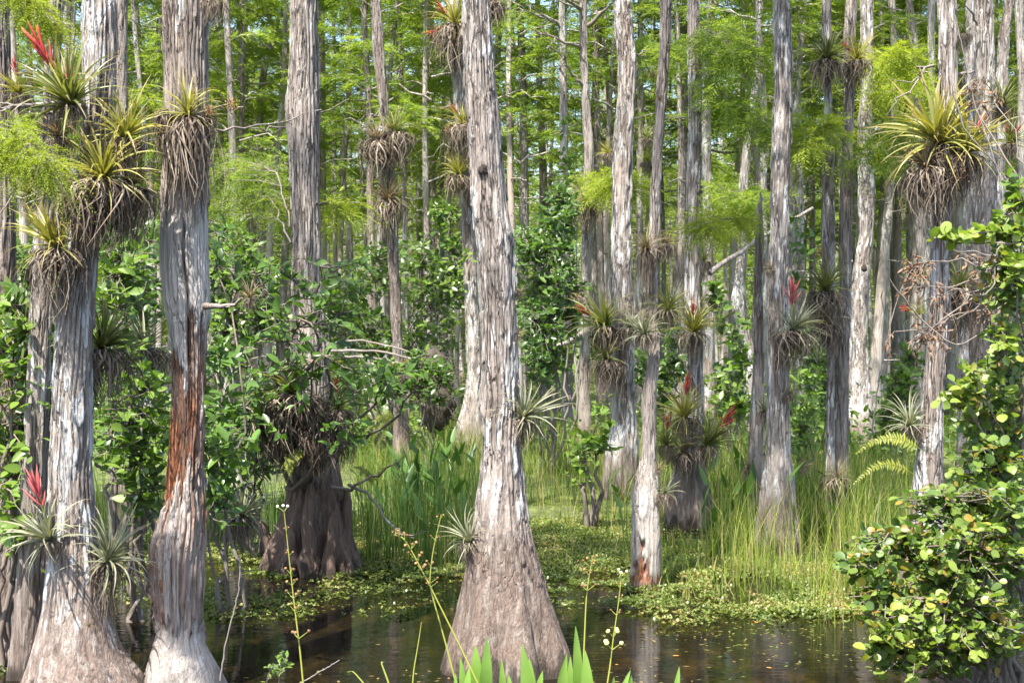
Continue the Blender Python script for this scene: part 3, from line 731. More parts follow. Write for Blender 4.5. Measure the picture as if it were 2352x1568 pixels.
# ---- mid-distance trunks read off the photograph one by one
MID = [  # label, profile (y, centre, width), distance, bark
 ("white pencil thin trunk right of the dead bleached snag", [(0,507,11),(150,505,11),(300,508,12),(600,512,13),(940,510,17)], 50, 'white'),
 ("forked trunk bending like an S left of the shaggy brown cypress", [(0,600,12),(60,626,12),(90,628,16),(141,609,15),(211,600,14),(316,595,15),(373,597,16),(600,600,20),(960,600,30)], 44, 'grey'),
 ("slender straight grey trunk right of the shaggy brown cypress", [(0,739,9),(200,742,9),(500,744,10),(950,746,14)], 47, 'far'),
 ("dark slanting trunk left of the leaning reddish cypress", [(0,838,12),(60,836,14),(150,842,14),(232,848,14),(500,852,16),(985,858,24)], 39, 'shag'),
 ("straight slim trunk just right of the leaning reddish cypress", [(0,918,9),(150,921,9),(350,928,10),(640,931,12),(970,934,20)], 42, 'pale'),
 ("thin pale trunk left of the crooked cypress, nearer of two", [(0,956,8),(200,958,9),(640,962,10),(930,966,16)], 54, 'white'),
 ("grey trunk midway between the thin pale one and the crooked cypress", [(0,986,11),(264,993,13),(640,996,15),(950,998,22)], 47, 'grey'),
 ("kinked trunk with a white elbow left of the two bromeliad clumps", [(0,802,9),(250,800,12),(316,794,14),(360,788,15),(404,787,13),(527,801,14),(650,804,15),(950,808,22)], 45, 'pale'),
 ("narrow trunk right beside the middle cypress, with small bromeliad", [(0,1176,9),(200,1176,10),(420,1173,12),(650,1174,13),(930,1174,18)], 52, 'pale'),
 ("pale straight trunk in the gap right of the middle cypress", [(0,1291,15),(140,1293,15),(351,1296,17),(527,1299,18),(760,1302,20),(1010,1304,32)], 34, 'white'),
 ("grey trunk bowed to the right above a dark hanging bromeliad", [(0,1339,17),(140,1341,17),(246,1346,18),(351,1353,21),(440,1350,21),(556,1346,21),(732,1344,22),(855,1343,23),(1040,1342,34)], 30, 'grey'),
 ("dark trunk in the gap between the middle and bowed trunks", [(200,1240,13),(352,1246,16),(492,1250,18),(950,1252,28)], 46, 'grey'),
 ("dark trunk close behind the left side of the white barked cypress", [(0,1552,8),(200,1560,10),(350,1566,15),(527,1566,17),(800,1564,20),(1010,1562,30)], 37, 'grey'),
 ("grey trunk close behind the right side of the white barked cypress", [(0,1630,8),(180,1618,12),(246,1621,20),(400,1624,20),(527,1627,21),(800,1628,24),(1010,1626,36)], 35, 'pale'),
 ("slim leaning trunk crossing above the white barked cypress top", [(0,1648,9),(60,1632,9),(105,1618,10),(300,1610,10),(940,1604,14)], 47, 'white'),
 ("bleached dead trunk sweeping into a curved foot with dark holes", [(205,1735,16),(264,1725,19),(334,1716,20),(422,1707,20),(527,1707,21),(591,1705,22),(655,1700,26),(690,1697,38),(720,1700,30),(767,1712,26),(820,1722,32),(1000,1736,40)], 33, 'white'),
 ("wavy pale trunk between the splintered snag and the curved dead trunk", [(0,1738,12),(100,1746,13),(228,1752,15),(335,1757,18),(430,1748,18),(527,1752,19),(760,1756,22),(1020,1758,32)], 35, 'white'),
 ("thin dark trunk right of the straight pale cypress", [(0,1836,9),(211,1834,11),(352,1838,14),(527,1836,16),(800,1838,18),(980,1838,28)], 40, 'pale'),
 ("slender pale trunk between the straight cypress and twin pair", [(60,1866,8),(210,1870,10),(300,1868,11),(500,1866,12),(940,1862,18)], 50, 'white'),
 ("short dark slanting trunk above and right of the scarred cypress", [(0,2086,16),(88,2098,17),(162,2106,18),(400,2116,20),(1000,2124,30)], 36, 'grey'),
 ("thin pale trunk leaning right of the scarred cypress top", [(200,2046,10),(274,2041,12),(352,2035,13),(527,2024,14),(700,2020,16),(960,2016,24)], 44, 'white'),
 ("dark straight trunk right of the scarred cypress", [(100,2056,10),(300,2060,13),(527,2061,18),(700,2060,18),(960,2058,28)], 44, 'grey'),
 ("faint slim trunk left of the tall pale cypress", [(60,2088,8),(300,2088,11),(520,2087,13),(800,2088,14),(960,2088,22)], 46, 'pale'),
 ("slim trunk behind the thin twin with a pale base", [(60,1912,8),(300,1946,11),(520,1972,13),(800,1976,15),(960,1976,22)], 43, 'pale'),
 ("grey trunk right of the bowed trunk, low in shade", [(260,1372,12),(527,1378,14),(800,1384,16),(1000,1388,24)], 39, 'shag'),
 ("thin pale trunk left of the bowed pale cypress", [(0,1390,8),(260,1390,9),(527,1392,10),(940,1394,14)], 52, 'far'),
 ("mid brown trunk behind the slim twisted cypress", [(0,1470,9),(260,1472,14),(527,1470,15),(800,1468,17),(1000,1466,26)], 39, 'pale'),
 ("dark slim trunk left of the stubby slanted one, behind the big bush", [(0,766,7),(300,768,8),(640,770,10),(930,772,14)], 55, 'far'),
 ("brown trunk base rising behind the leafy shrub at left", [(200,556,12),(400,552,13),(600,548,15),(800,544,17),(980,542,26)], 41, 'shag'),
 ("slim grey trunk near the top between snag and forked trunk", [(0,566,9),(300,566,10),(640,570,12),(940,572,18)], 50, 'far'),
 ("pale trunk over the right shrub, half hidden by dead leaves", [(0,2200,12),(300,2204,14),(600,2092,13),(960,2090,22)], 46, 'pale'),
]
MID = MID[:-1]
def mid_tree(label, prof, D, bark, seed, group="slender cypress trunks in the middle distance"):
    pf = [(y, c - w / 2, c + w / 2) for y, c, w in prof]
    short = prof[0][0] > 40
    if short:       # carry it on upwards behind the foliage
        y0, c0, w0 = prof[0]; y1, c1, w1 = prof[1]
        cx = c0 + (c0 - c1) * min(1.2, y0 / max(60, y1 - y0)); pf = [(-40, cx - w0 * .4, cx + w0 * .4)] + pf
    root = make_tree("cypress_tree", label, "tree", pf, D, bark, seed, group=group, crown=False, flute=.12, nf=7, zf=1.2, ba=.012, seg=22, dz=.16, plate=(.07, .5), top_h=14 + seed % 5)
    cl, cf, ch = CROWNS[seed % 6]
    zc = min(Z(60 + 30 * (seed % 5), D), 9.)
    s = .75 + .05 * (seed % 4)
    M = Matrix.Translation((X(pf[0][1], D) - root.location.x, 0, zc)) @ Matrix.Rotation(seed * 1.9, 4, 'Z') @ Matrix.Diagonal((s, s, s, 1))
    stuff(link("limbs", cl, root, M)); stuff(link("crown", cf, root, M))
    rng = np.random.default_rng(seed + 500)
    xs = np.array([a[1] for a in prof]); ys = np.array([a[0] for a in prof])
    for q in range(3 + seed % 3):
        y = rng.uniform(max(0, prof[0][0]), 560); x = np.interp(y, ys, xs); L = rng.uniform(30, 95) * rng.choice((-1, 1))
        dead_branch(root, P(x, y, D), P(x + L, y - rng.uniform(-10, 40), D - rng.uniform(-.8, 1.2)), .016, seed * 9 + q, twigs=3, amp=.17)
    return root
for i_, a_ in enumerate(MID):
    TREE['M%d' % i_] = mid_tree(*a_, 60 + i_)
mf = TREE['M1']     # the second arm of the fork
dead_branch(mf, P(628, 80, 44), P(668, -20, 44), .10, 77, mat='grey', twigs=0, amp=.06)
br('M9', (1286, 64), (1205, 12), 34, 33.5, .03, 41, twigs=3)
br('M9', (1284, 55), (1170, 30), 34, 33.5, .03, 44, twigs=3)
br('M10', (1350, 60), (1412, 0), 30, 29.5, .055, 42, twigs=1, amp=.06)
br('M10', (1344, 205), (1255, 112), 30, 29.3, .04, 43, twigs=4)
br('M10', (1334, 115), (1230, 76), 30, 29.2, .04, 45, twigs=5)
br('M10', (1332, 18), (1296, -12), 30, 29.2, .05, 46, twigs=1)

# ---- the crowd of far trunks: shared shapes, each tree its own thing
FTR = []
for s_ in range(7):
    rng = np.random.default_rng(300 + s_); H_ = 17.
    zz = np.linspace(-.3, H_, 44); g_ = Geo()
    cx = .18 * np.sin(zz * rng.uniform(.25, .5) + s_) * rng.uniform(.4, 1.3) + .02 * (rng.uniform(-1, 1)) * zz; cy = .2 * np.cos(zz * .3 + s_)
    cx -= np.interp(0, zz, cx); cy -= np.interp(0, zz, cy)
    rr = .125 * (1 - .72 * np.clip(zz / H_, 0, 1)) + .12 * np.exp(-np.clip(zz, 0, 9) / .5)
    tube(g_, np.stack([cx, cy, zz], -1), rr * (1 + .06 * rng.normal(0, 1, 44)), 10, rng.uniform(0, 1), cap=False)
    for q in range(12):            # short dead stubs
        z0 = rng.uniform(1.5, 9); a_ = rng.uniform(0, 6.28); L_ = rng.uniform(.3, 1.3)
        p0 = np.array((np.interp(z0, zz, cx), np.interp(z0, zz, cy), z0))
        tube(g_, wob(p0, p0 + (math.cos(a_) * L_, math.sin(a_) * L_, rng.uniform(-.1, .5) * L_), 6, .16, q + s_ * 40), np.linspace(.02, .006, 6), 4, .6)
    FTR.append(g_)
FTM = [g_.mesh("trunk", M_BARK[('far', 'pale', 'white', 'far')[i % 4]]) for i, g_ in enumerate(FTR)]
rng = np.random.default_rng(77)
taken = []
def far_tree(x, y, s, k, c, lab, low):
    root = thing("cypress_tree", lab, "tree", (x, y, 0), (0, 0, rng.uniform(0, 6.28)), group="far crowd of slim cypresses")
    wd = rng.uniform(.65, 1.25)
    link("trunk", FTM[k], root, Matrix.Diagonal((wd * s, wd * s, s, 1)))
    cl, cf, ch = CROWNS[c]
    M = Matrix.Translation((0, 0, low)) @ Matrix.Rotation(rng.uniform(0, 6.28), 4, 'Z') @ Matrix.Diagonal((s, s, s * 1.1, 1))
    stuff(link("limbs", cl, root, M)); stuff(link("crown", cf, root, M))
n_ = 0
while n_ < 235:
    D = 38 + 77 * rng.random() ** 1.65
    px = rng.uniform(-120, 2470)
    x = X(px, D)
    if any((x - a) ** 2 + (D - b) ** 2 < 1.3 ** 2 for a, b in taken): continue
    if D < 44 and any(abs(px - q) < 12 for q in (507, 600, 790, 905, 928, 1075, 1176, 1292, 1345, 1435, 1590, 1707, 1990)): continue
    taken.append((x, D)); n_ += 1
    s = rng.uniform(.9, 1.3)
    far_tree(x, D, s, int(rng.integers(7)), int(rng.integers(6)), "slim grey cypress deep in the crowded far forest", 5.0 + rng.uniform(0, 3.0) + max(0, (48 - D)) * .10)
# ================================================================== BROMELIADS
def brom_leaf(elev, droop, w=.058, n=9, curl=0.):
    """a channelled strap leaf of length 1, leaving at elevation elev and bending over by droop"""
    t = np.linspace(0, 1, n)
    a = elev - droop * t ** 1.6
    dx = np.cos(a); dz = np.sin(a); st = 1 / (n - 1)
    x = np.concatenate([[0], np.cumsum((dx[1:] + dx[:-1]) / 2 * st)]); z = np.concatenate([[0], np.cumsum((dz[1:] + dz[:-1]) / 2 * st)])
    y0 = curl * t ** 2
    ww = w * np.where(t < .12, 1.25 - .25 * t / .12 * 1., (1 - ((t - .12) / .88) ** 1.25)) * .5 + .0012
    nx, nz = -np.sin(a), np.cos(a)
    mid = np.stack([x, y0, z], -1)
    up = np.stack([nx, nx * 0, nz], -1) * (ww * .55)[:, None]
    l = mid + up + np.stack([0 * t, ww, 0 * t], -1); r = mid + up - np.stack([0 * t, ww, 0 * t], -1)
    v = np.stack([l, mid, r], 1).reshape(-1, 3)
    return v, grid_faces(n, 3, False), np.repeat(t, 3)
LEAFV = [brom_leaf(R(e), R(d), w=w, curl=c) for e, d, w, c in
         [(84, 30, .062, .02), (78, 45, .07, -.04), (72, 30, .066, .05), (66, 60, .07, -.03), (60, 40, .064, .03), (54, 75, .066, -.05), (47, 50, .06, .04),
          (40, 85, .06, -.04), (33, 55, .056, .05), (24, 80, .05, -.05), (14, 60, .046, .06), (4, 70, .042, -.06), (80, 95, .056, .08), (65, 120, .05, -.1)]]
LEAFM = {}
for tone in M_BROM:
    LEAFM[tone] = []
    for v, f, t in LEAFV:
        g_ = Geo(); g_.add(v, f, t); LEAFM[tone].append(g_.mesh("leaf", M_BROM[tone]))
def xf(v, M): return v @ np.array(M)[:3, :3].T + np.array(M)[:3, 3]
def rosette_mats(n, rng, wd=.7):
    out = []
    for i in range(n):
        q = i / n
        k = int(np.clip(q * 12 + rng.normal(0, 1.0), 0, 11))
        if rng.random() < .08: k = int(rng.integers(12, 14))
        az = i * 2.399 + rng.uniform(-.35, .35)
        s = (.78 + .3 * math.sin(min(1, q * 1.6 + .15) * math.pi * .75)) * rng.uniform(.72, 1.12)
        M = Matrix.Rotation(az, 4, 'Z') @ Matrix.Translation((.035 * (1 - q) + .01, 0, .05 * (1 - q))) @ Matrix.Rotation(rng.normal(0, .22), 4, 'X') @ Matrix.Diagonal((s, s * wd * rng.uniform(.7, 1.2), s, 1))
        out.append((k, M))
    return out
ROSM = {}            # small rosettes whose leaves are too thin to pick apart
for tone in M_BROM:
    ROSM[tone] = []
    for q in range(4):
        rng_ = np.random.default_rng(900 + q); g_ = Geo()
        for k, M in rosette_mats(44, rng_):
            v, f, t = LEAFV[k]; g_.add(xf(v * (1, .75, 1), M), f, t)
        ROSM[tone].append(g_.mesh("leaf_rosette", M_BROM[tone]))
def skirt_geo(n, seed, spread=.30):
    rng = np.random.default_rng(seed); g = Geo()
    for i in range(n):
        az = rng.uniform(0, 2 * math.pi); o = spread * rng.uniform(.25, 1.15); L = rng.uniform(.12, 1.0) ** .8 * 1.02
        t = np.linspace(0, 1, 7)
        rad = .05 + o * np.sin(np.clip(t * 2.0, 0, 1.15) * math.pi / 2 / 1.0) * (1 - .35 * t * rng.uniform(0, 1))
        zz = .10 * np.sin(t * math.pi * .8) * rng.uniform(-.2, 1) * (1 - t) - L * t ** 1.35
        a = az + rng.normal(0, .75) * t + .5 * np.sin(t * 5 + i) * t * rng.uniform(-1, 1); rad = rad + .16 * t * t * rng.normal(0, 1) * L
        mid = np.stack([rad * np.cos(a), rad * np.sin(a), zz], -1)
        w = rng.uniform(.007, .015) * (1.1 - t * .9)
        d = np.stack([-np.sin(a + rng.uniform(-1, 1)), np.cos(a + rng.uniform(-1, 1)), 0 * a], -1) * w[:, None]
        g.add(np.stack([mid - d, mid + d], 1).reshape(-1, 3), grid_faces(7, 2, False), rng.uniform(0, 1) ** 1.7)
    return g
SKIRT = [skirt_geo(330, 50 + q, .40).mesh("dead_leaf_skirt", M_DEAD) for q in range(5)]
def ball_geo(seed):
    rng = np.random.default_rng(seed); th = np.linspace(0, 2 * math.pi, 26, endpoint=False); ph = np.linspace(.05, math.pi - .05, 16)
    T, Q = np.meshgrid(th, ph); p = np.stack([np.sin(Q) * np.cos(T), np.sin(Q) * np.sin(T), np.cos(Q)], -1).reshape(-1, 3)
    r = .5 * (1 + .28 * vnoise(p * 2.2 + seed, seed) + .16 * vnoise(p * 7, seed + 1) + .1 * vnoise(p * 16, seed + 2))
    g = Geo(); g.add(p * r[:, None], grid_faces(16, 26, True), .3)
    for i in range(70):      # wiry roots
        d = nrm(rng.normal(0, 1, 3)); d2 = nrm(rng.normal(0, 1, 3))
        tube(g, np.stack([d * .4, d * .56, d * .6 + d2 * .16 - (0, 0, .05), d * .55 + d2 * .3 - (0, 0, .2)]), (.016, .013, .01, .005), 3, .5, cap=False)
    return g
BALL = [ball_geo(20 + q).mesh("root_ball", M_ROOT) for q in range(3)]
def spike_geo(seed, side=1.):
    """flower spike of length 1 along +Z: a leafy stalk and spreading bracts"""
    rng = np.random.default_rng(seed); g = Geo()
    tube(g, np.stack([np.zeros(8), np.zeros(8), np.linspace(0, .7, 8)], -1), np.linspace(.016, .012, 8), 6, .6, 1)
    n = 11
    for i in range(n):
        z0 = .46 + .34 * i / n; az = i * 2.4 + rng.uniform(-.4, .4); el = R(58 + 20 * i / n + rng.uniform(-10, 10)); L = rng.uniform(.20, .34)
        d = np.array((math.cos(az) * math.cos(el), math.sin(az) * math.cos(el), math.sin(el)))
        t = np.linspace(0, 1, 7); pts = np.array((0, 0, z0)) + d * (t * L)[:, None] + np.array((0, 0, 1.)) * (.05 * t * t)[:, None]
        rr = .017 * np.sin(np.clip(t * .88 + .12, 0, 1) * math.pi) ** .8 + .001
        tube(g, pts, rr, 5, np.clip(t * .9 + rng.uniform(-.1, .1), 0, 1).repeat(5), 0, cap=False)
    return g
def fix_spike(g): return g
SPIKE = []
for q in range(3):
    SPIKE.append(spike_geo(60 + q).mesh("flower_spike", [M_RED, M_STALK]))
SPIKEP = [spike_geo(64).mesh("flower_spike", [M_PINK, M_STALK])]
def seedhead_geo(seed):
    rng = np.random.default_rng(seed); g = Geo()
    n = 150
    p = rng.normal(0, .22, (n, 3)); 
    for i in range(n):
        d = nrm(rng.normal(0, 1, 3) + (0, 0, -.2)); s = nrm(np.cross(d, rng.normal(0, 1, 3))) * .035; u = np.cross(d, s)
        L = rng.uniform(.10, .22)
        g.add([p[i], p[i] + d * L * .5 + s + u * .4, p[i] + d * L, p[i] + d * L * .5 - s + u * .4], [(0, 1, 2, 3)], rng.uniform(0, 1))
    return g
SEEDH = [seedhead_geo(5).mesh("seed_head", M_SEED), seedhead_geo(6).mesh("seed_head", M_DRYLEAF)]

BROM_N = [0]
def brom(px, py, size, D, lean, tone, label, skirt=0, flowers=(), ball=0, seeds=(), n=0, front=22., skw=1., group=None):
    BROM_N[0] += 1; sd_ = BROM_N[0]; rng = np.random.default_rng(7000 + sd_)
    s = size * (1.12 if size >= 55 else 1.1) / FPX * D
    p = P(px, py, D)
    root = thing("bromeliad", label, "bromeliad", tuple(p), group=group)
    A = Matrix.Rotation(R(lean), 4, 'Y') @ Matrix.Rotation(R(front), 4, 'X') @ Matrix.Rotation(rng.uniform(0, 6.28), 4, 'Z')
    S = Matrix.Diagonal((s, s, s, 1))
    if size >= 55:
        for k, M in rosette_mats(int((n or (32 + size * .14)) * 1.6), rng, .95 if size > 92 else .7):
            link("leaf", LEAFM[tone][k], root, A @ S @ M)
    else:
        stuff(link("leaf_rosette", ROSM[tone][sd_ % 4], root, A @ S))
    # older leaves, long dead, hang below
    if skirt:
        h = skirt / FPX * D
        stuff(link("dead_leaf_skirt", SKIRT[sd_ % 5], root, Matrix.Rotation(sd_ * 1.1, 4, 'Z') @ Matrix.Diagonal((h * 1.25 * skw, h * 1.25 * skw, h * 1.1, 1))))
    if ball:
        h = ball * .72 / FPX * D
        link("root_ball", BALL[sd_ % 3], root, Matrix.Translation((0, 0, -h * .5)) @ Matrix.Diagonal((h, h, h * 1.15, 1)))
    for fl in flowers:
        q = P(fl[0], fl[1], D - .12 * s) - p; L = np.linalg.norm(q)
        M = Vector(q).to_track_quat('Z', 'X').to_matrix().to_4x4() @ Matrix.Diagonal((L * (fl[2] if len(fl) > 2 else 1.), L * (fl[2] if len(fl) > 2 else 1.), L, 1))
        pink = len(fl) > 3
        link("flower_spike", (SPIKEP if pink else SPIKE)[0 if pink else sd_ % 3], root, M)
    for x, y, sz in seeds:
        q = P(x, y, D - .2 * s) - p; h = sz / FPX * D
        link("seed_head", SEEDH[sd_ % 2], root, Matrix.Translation(q) @ Matrix.Diagonal((h, h, h * 1.2, 1)))
        g = Geo(); tube(g, wob((0, 0, 0), q, 6, .05, sd_), np.linspace(.006, .003, 6), 4); link("seed_stalk", g.mesh("seed_stalk", M_DEAD), root)
    return root

# left cluster, on the stout lichened cypress
brom(165, 243, 152, 9.2, -14, 'green', "big bromeliad with a tall red flower spike, on the lichened branch at upper left", skirt=70, flowers=[(66, 58, .95), (156, 148, .8, 1)], n=48)
brom(285, 318, 122, 9.25, 14, 'yellow', "golden bromeliad right of the lichened trunk, above the shaggy cluster", skirt=95, n=40)
brom(237, 412, 138, 9.15, 4, 'yellow', "golden bromeliad topping the long brown shaggy cluster on the lichened trunk", skirt=165, ball=70, n=46, front=28, skw=1.05)
brom(296, 430, 84, 9.3, 24, 'brown', "dry tan bromeliad at the right side of the shaggy cluster", skirt=140, skw=.95)
brom(190, 440, 70, 9.2, -24, 'brown', "dry tan bromeliad at the left side of the shaggy cluster", skirt=140, ball=60, seeds=[(148, 408, 34)], skw=.95)
brom(136, 316, 74, 9.25, -20, 'brown', "small reddish tan bromeliad between the red flowering one and the golden cluster", skirt=60)
brom(132, 570, 122, 9.2, -22, 'yellow', "pale spreading bromeliad left of the lichened trunk, below the cluster", skirt=165, ball=62, n=40, skw=.8)
brom(68, 446, 58, 9.6, -8, 'brown', "sparse brown bromeliad near the left edge, under the bright feathery branch", skirt=50)
brom(44, 215, 62, 9.9, -10, 'yellow', "yellow bromeliad behind the red flowering one, by the left edge", skirt=60, flowers=[(30, 130, .8)])
brom(118, 1240, 114, 9.25, -34, 'grey', "grey green bromeliad with a crimson spike, left of the lichened trunk near its foot", skirt=50, flowers=[(72, 1080, 1.0, 1)], n=34)
brom(244, 1290, 118, 9.4, 30, 'grey', "grey green bromeliad right of the lichened trunk near its foot", skirt=140, n=38, skw=.6)
brom(228, 800, 118, 9.7, 38, 'green', "shaded olive bromeliad behind the right side of the lichened trunk", skirt=150)
brom(205, 1440, 22, 9.1, 0, 'brown', "tiny wiry air plant on the front of the lichened trunk foot")
brom(36, 800, 96, 10.7, -16, 'green', "shaded olive bromeliad on the ridged trunk at the left edge, upper of three", skirt=120, skw=1.1)
brom(52, 960, 84, 10.8, 10, 'brown', "dry brown bromeliad mass on the ridged trunk at the left edge, middle of three", skirt=130, skw=1.2)
brom(26, 1090, 80, 10.7, -8, 'green', "shaded olive bromeliad on the ridged trunk at the left edge, lowest of three", skirt=90)
brom(330, 800, 84, 12.8, 10, 'grey', "grey bromeliad deep in the shrub between the two left trunks", skirt=120, skw=1.1)
# on the snag
brom(432, 268, 96, 9.35, 4, 'yellow', "golden bromeliad on the bleached snag beside a dark root ball", skirt=215, n=32, seeds=[(482, 255, 30), (531, 240, 34)], skw=.62)
brom(380, 258, 26, 9.35, -20, 'brown', "dark tangled root ball bromeliad left of the golden one on the snag", ball=54, skirt=120, skw=.5)
brom(470, 268, 54, 9.45, 45, 'grey', "thin leaved grey bromeliad at the right side of the snag, by the twig", skirt=60)
brom(572, 684, 50, 9.3, 10, 'brown', "small straw coloured air plant at the end of the snag's dead branch", skirt=32)
brom(490, 2, 34, 9.4, 20, 'brown', "dark dangling bromeliad at the top edge, right of the snag", skirt=60)
# on the leaning reddish cypress and the crooked pale one
brom(905, 305, 62, 26.6, 10, 'green', "olive bromeliad crowning the large shaggy clump on the leaning reddish cypress", skirt=88, ball=52)
brom(868, 325, 56, 26.5, -16, 'brown', "tan bromeliad forming the left side of the large shaggy clump", skirt=88, ball=58, seeds=[(845, 355, 20)])
brom(893, 462, 62, 26.6, 0, 'brown', "lower bromeliad on the leaning reddish cypress with a tan drooping skirt", skirt=82)
brom(882, 440, 50, 26.7, -14, 'green', "green tufted bromeliad just above the lower tan skirt", skirt=30)
brom(1046, 58, 74, 27.2, -12, 'yellow', "golden bromeliad high left of the middle trunk with red flowers", skirt=110, flowers=[(1002, 4, .9), (978, 78, .8)], seeds=[(1010, 100, 24)])
brom(1068, 286, 62, 27.2, -14, 'yellow', "pale bromeliad left of the middle trunk, second of three going down", skirt=92, flowers=[(1036, 240, .9)], seeds=[(1030, 298, 22)])
brom(1056, 402, 58, 27.2, -12, 'yellow', "pale bromeliad left of the middle trunk, lowest of three", skirt=62, ball=26)
brom(1110, 382, 14, 10.25, 0, 'brown', "dark wiry root knot on the front of the middle trunk", ball=30)
brom(1172, 410, 24, 51.5, 0, 'brown', "small tan air plant on the narrow trunk right of the middle cypress", skirt=22)
brom(1128, 4, 40, 10.4, 24, 'brown', "dark bromeliad hanging from the top edge right of the middle trunk", skirt=70, ball=24)
brom(1196, 962, 104, 10.4, 30, 'grey', "large grey green bromeliad right of the middle trunk at its waist", skirt=75, n=36)
brom(1083, 1245, 78, 10.35, -26, 'grey', "grey green bromeliad left of the middle trunk just above its stained foot", skirt=58, n=34)
brom(1186, 770, 30, 10.4, 30, 'brown', "small spiky air plant on the right edge of the middle trunk, lower of two", skirt=16)
brom(1188, 672, 24, 10.4, 40, 'brown', "small spiky air plant on the right edge of the middle trunk, upper of two", skirt=20)
# the shaded island of leaves on the dark stump
brom(676, 905, 118, 14.2, -14, 'green', "large shaded bromeliad in the leafy shrub above the dark stump", skirt=150, ball=80, n=38, skw=1.1)
brom(775, 940, 60, 14.1, 14, 'green', "bromeliad with a deep red spike at the right of the leafy shrub", skirt=90, flowers=[(772, 862, .9)], skw=1.1)
brom(630, 960, 66, 14.4, -30, 'brown', "dead brown bromeliad mass left of the shaded large one", skirt=130, ball=60, skw=1.2)
brom(745, 985, 62, 14.2, 24, 'brown', "dead brown bromeliad mass hanging over the stump's right side", skirt=110, ball=60, skw=1.2)
brom(556, 1185, 96, 13.2, 14, 'grey', "grey green bromeliad low in the shrub left of the dark stump", skirt=90, n=34)
brom(908, 862, 46, 26.5, 6, 'yellow', "yellowish bromeliad with three small red flowers at the leaning cypress foot", skirt=40, flowers=[(876, 828, 1.1), (902, 828, 1.1), (934, 826, 1.1)])
# middle right
brom(1392, 748, 98, 21.0, -22, 'green', "green bromeliad with a red plume, left of the pale bowed cypress", skirt=70, flowers=[(1322, 700, 1.0)], n=36)
brom(1394, 826, 62, 21.0, -12, 'green', "dull green bromeliad right below the red plumed one", skirt=82, ball=40)
brom(1440, 752, 56, 20.9, 34, 'grey', "thin grey bromeliad right of the pale bowed cypress", skirt=50)
brom(1346, 468, 58, 29.4, 0, 'brown', "dark drooping bromeliad hugging the bowed grey trunk", skirt=66, ball=36)
brom(1326, 684, 36, 29.4, -24, 'brown', "small dark bromeliad low on the bowed grey trunk", skirt=34, ball=28)
brom(1488, 318, 44, 20.5, -6, 'green', "small green bromeliad behind the slim twisted cypress, upper", skirt=24)
brom(1490, 372, 40, 22.5, -8, 'yellow', "small yellowish bromeliad behind the slim twisted cypress, lower", skirt=36)
brom(1398, 352, 36, 28.5, -30, 'yellow', "small golden bromeliad left of the pale bowed cypress top", skirt=36)
brom(1487, 574, 58, 13.75, -18, 'brown', "tan bromeliad with a dangling tail on the left of the slim twisted cypress", skirt=92, ball=26, skw=.5)
brom(1530, 560, 44, 13.8, 28, 'brown', "wispy brown bromeliad on the right of the slim twisted cypress", skirt=46)
brom(1532, 712, 70, 13.8, 22, 'green', "upright green bromeliad on the right of the slim twisted cypress", skirt=46)
brom(1482, 768, 68, 13.7, -22, 'grey', "silvery arching bromeliad on the left of the slim twisted cypress", skirt=40)
brom(1480, 730, 26, 13.8, -10, 'brown', "little tan air plant tuft above the silvery arching bromeliad", skirt=14)
brom(1500, 178, 30, 13.75, -16, 'brown', "bristly dark air plant high on the slim twisted cypress")
brom(1515, 232, 26, 13.65, 0, 'brown', "bristly grey air plant on the front of the slim twisted cypress")
brom(1526, 1132, 54, 13.7, 30, 'grey', "pale spidery bromeliad right of the hollow stump", skirt=42)
brom(1512, 1080, 28, 13.65, 10, 'brown', "tiny air plant on top of the hollow stump", skirt=14)
brom(1592, 762, 92, 18.2, 2, 'yellow', "golden bromeliad ringing the white barked cypress, topmost of its stack", skirt=66, flowers=[(1592, 692, .9)], n=38)
brom(1573, 958, 88, 18.1, -4, 'yellow', "bromeliad with an upright red orange flower in the middle of the white trunk stack", skirt=62, flowers=[(1580, 856, .9)], n=36)
brom(1534, 1022, 62, 18.1, -26, 'green', "bromeliad with a drooping red flower left in the white trunk stack", skirt=50, flowers=[(1532, 952, 1.0)])
brom(1622, 1022, 88, 18.0, 26, 'green', "bromeliad with an orange tipped flower leaning right from the white trunk stack", skirt=60, flowers=[(1690, 936, 1.0)], seeds=[(1660, 990, 24)])
brom(1570, 1040, 58, 18.1, 0, 'brown', "dead drooping bromeliad at the bottom of the white trunk stack", skirt=60)
brom(1616, 600, 40, 24, 10, 'green', "small dark bromeliad behind the right edge of the white barked cypress", skirt=44)
brom(1755, 945, 54, 16.6, -4, 'grey', "grey bromeliad wedged between the splintered snag and the straight cypress", skirt=34)
brom(1812, 905, 30, 15.9, 20, 'brown', "small tan air plant on the right of the straight pale cypress", skirt=26)
brom(1770, 620, 28, 15.9, -20, 'brown', "bristly air plant on the left of the straight pale cypress", skirt=22)
brom(1818, 758, 82, 15.8, 34, 'grey', "silver bromeliad with a red spike beside the straight pale cypress", skirt=92, flowers=[(1822, 640, 1.1, 1)], ball=44)
brom(1718, 1075, 30, 18., -10, 'brown', "matted brown air plant near the foot of the splintered snag", skirt=30, ball=22)
brom(1838, 1075, 44, 16.2, 40, 'brown', "wispy tan air plant low on the right of the straight pale cypress", skirt=18)
brom(1898, 138, 84, 17.5, -2, 'green', "dark round bromeliad clump high on the thin twin trunk", skirt=76, ball=46, n=44)
brom(1966, 140, 68, 17.8, 12, 'yellow', "golden tipped bromeliad high on the dark twin trunk", skirt=70, flowers=[(1937, 96, .9)], ball=32)
brom(1894, 668, 88, 17.4, 0, 'green', "bushy bromeliad with a tall dead seed head low on the twin pair", skirt=96, flowers=[(1836, 642, .9), (1900, 690, .9)], seeds=[(1881, 578, 26)], ball=46, n=44)
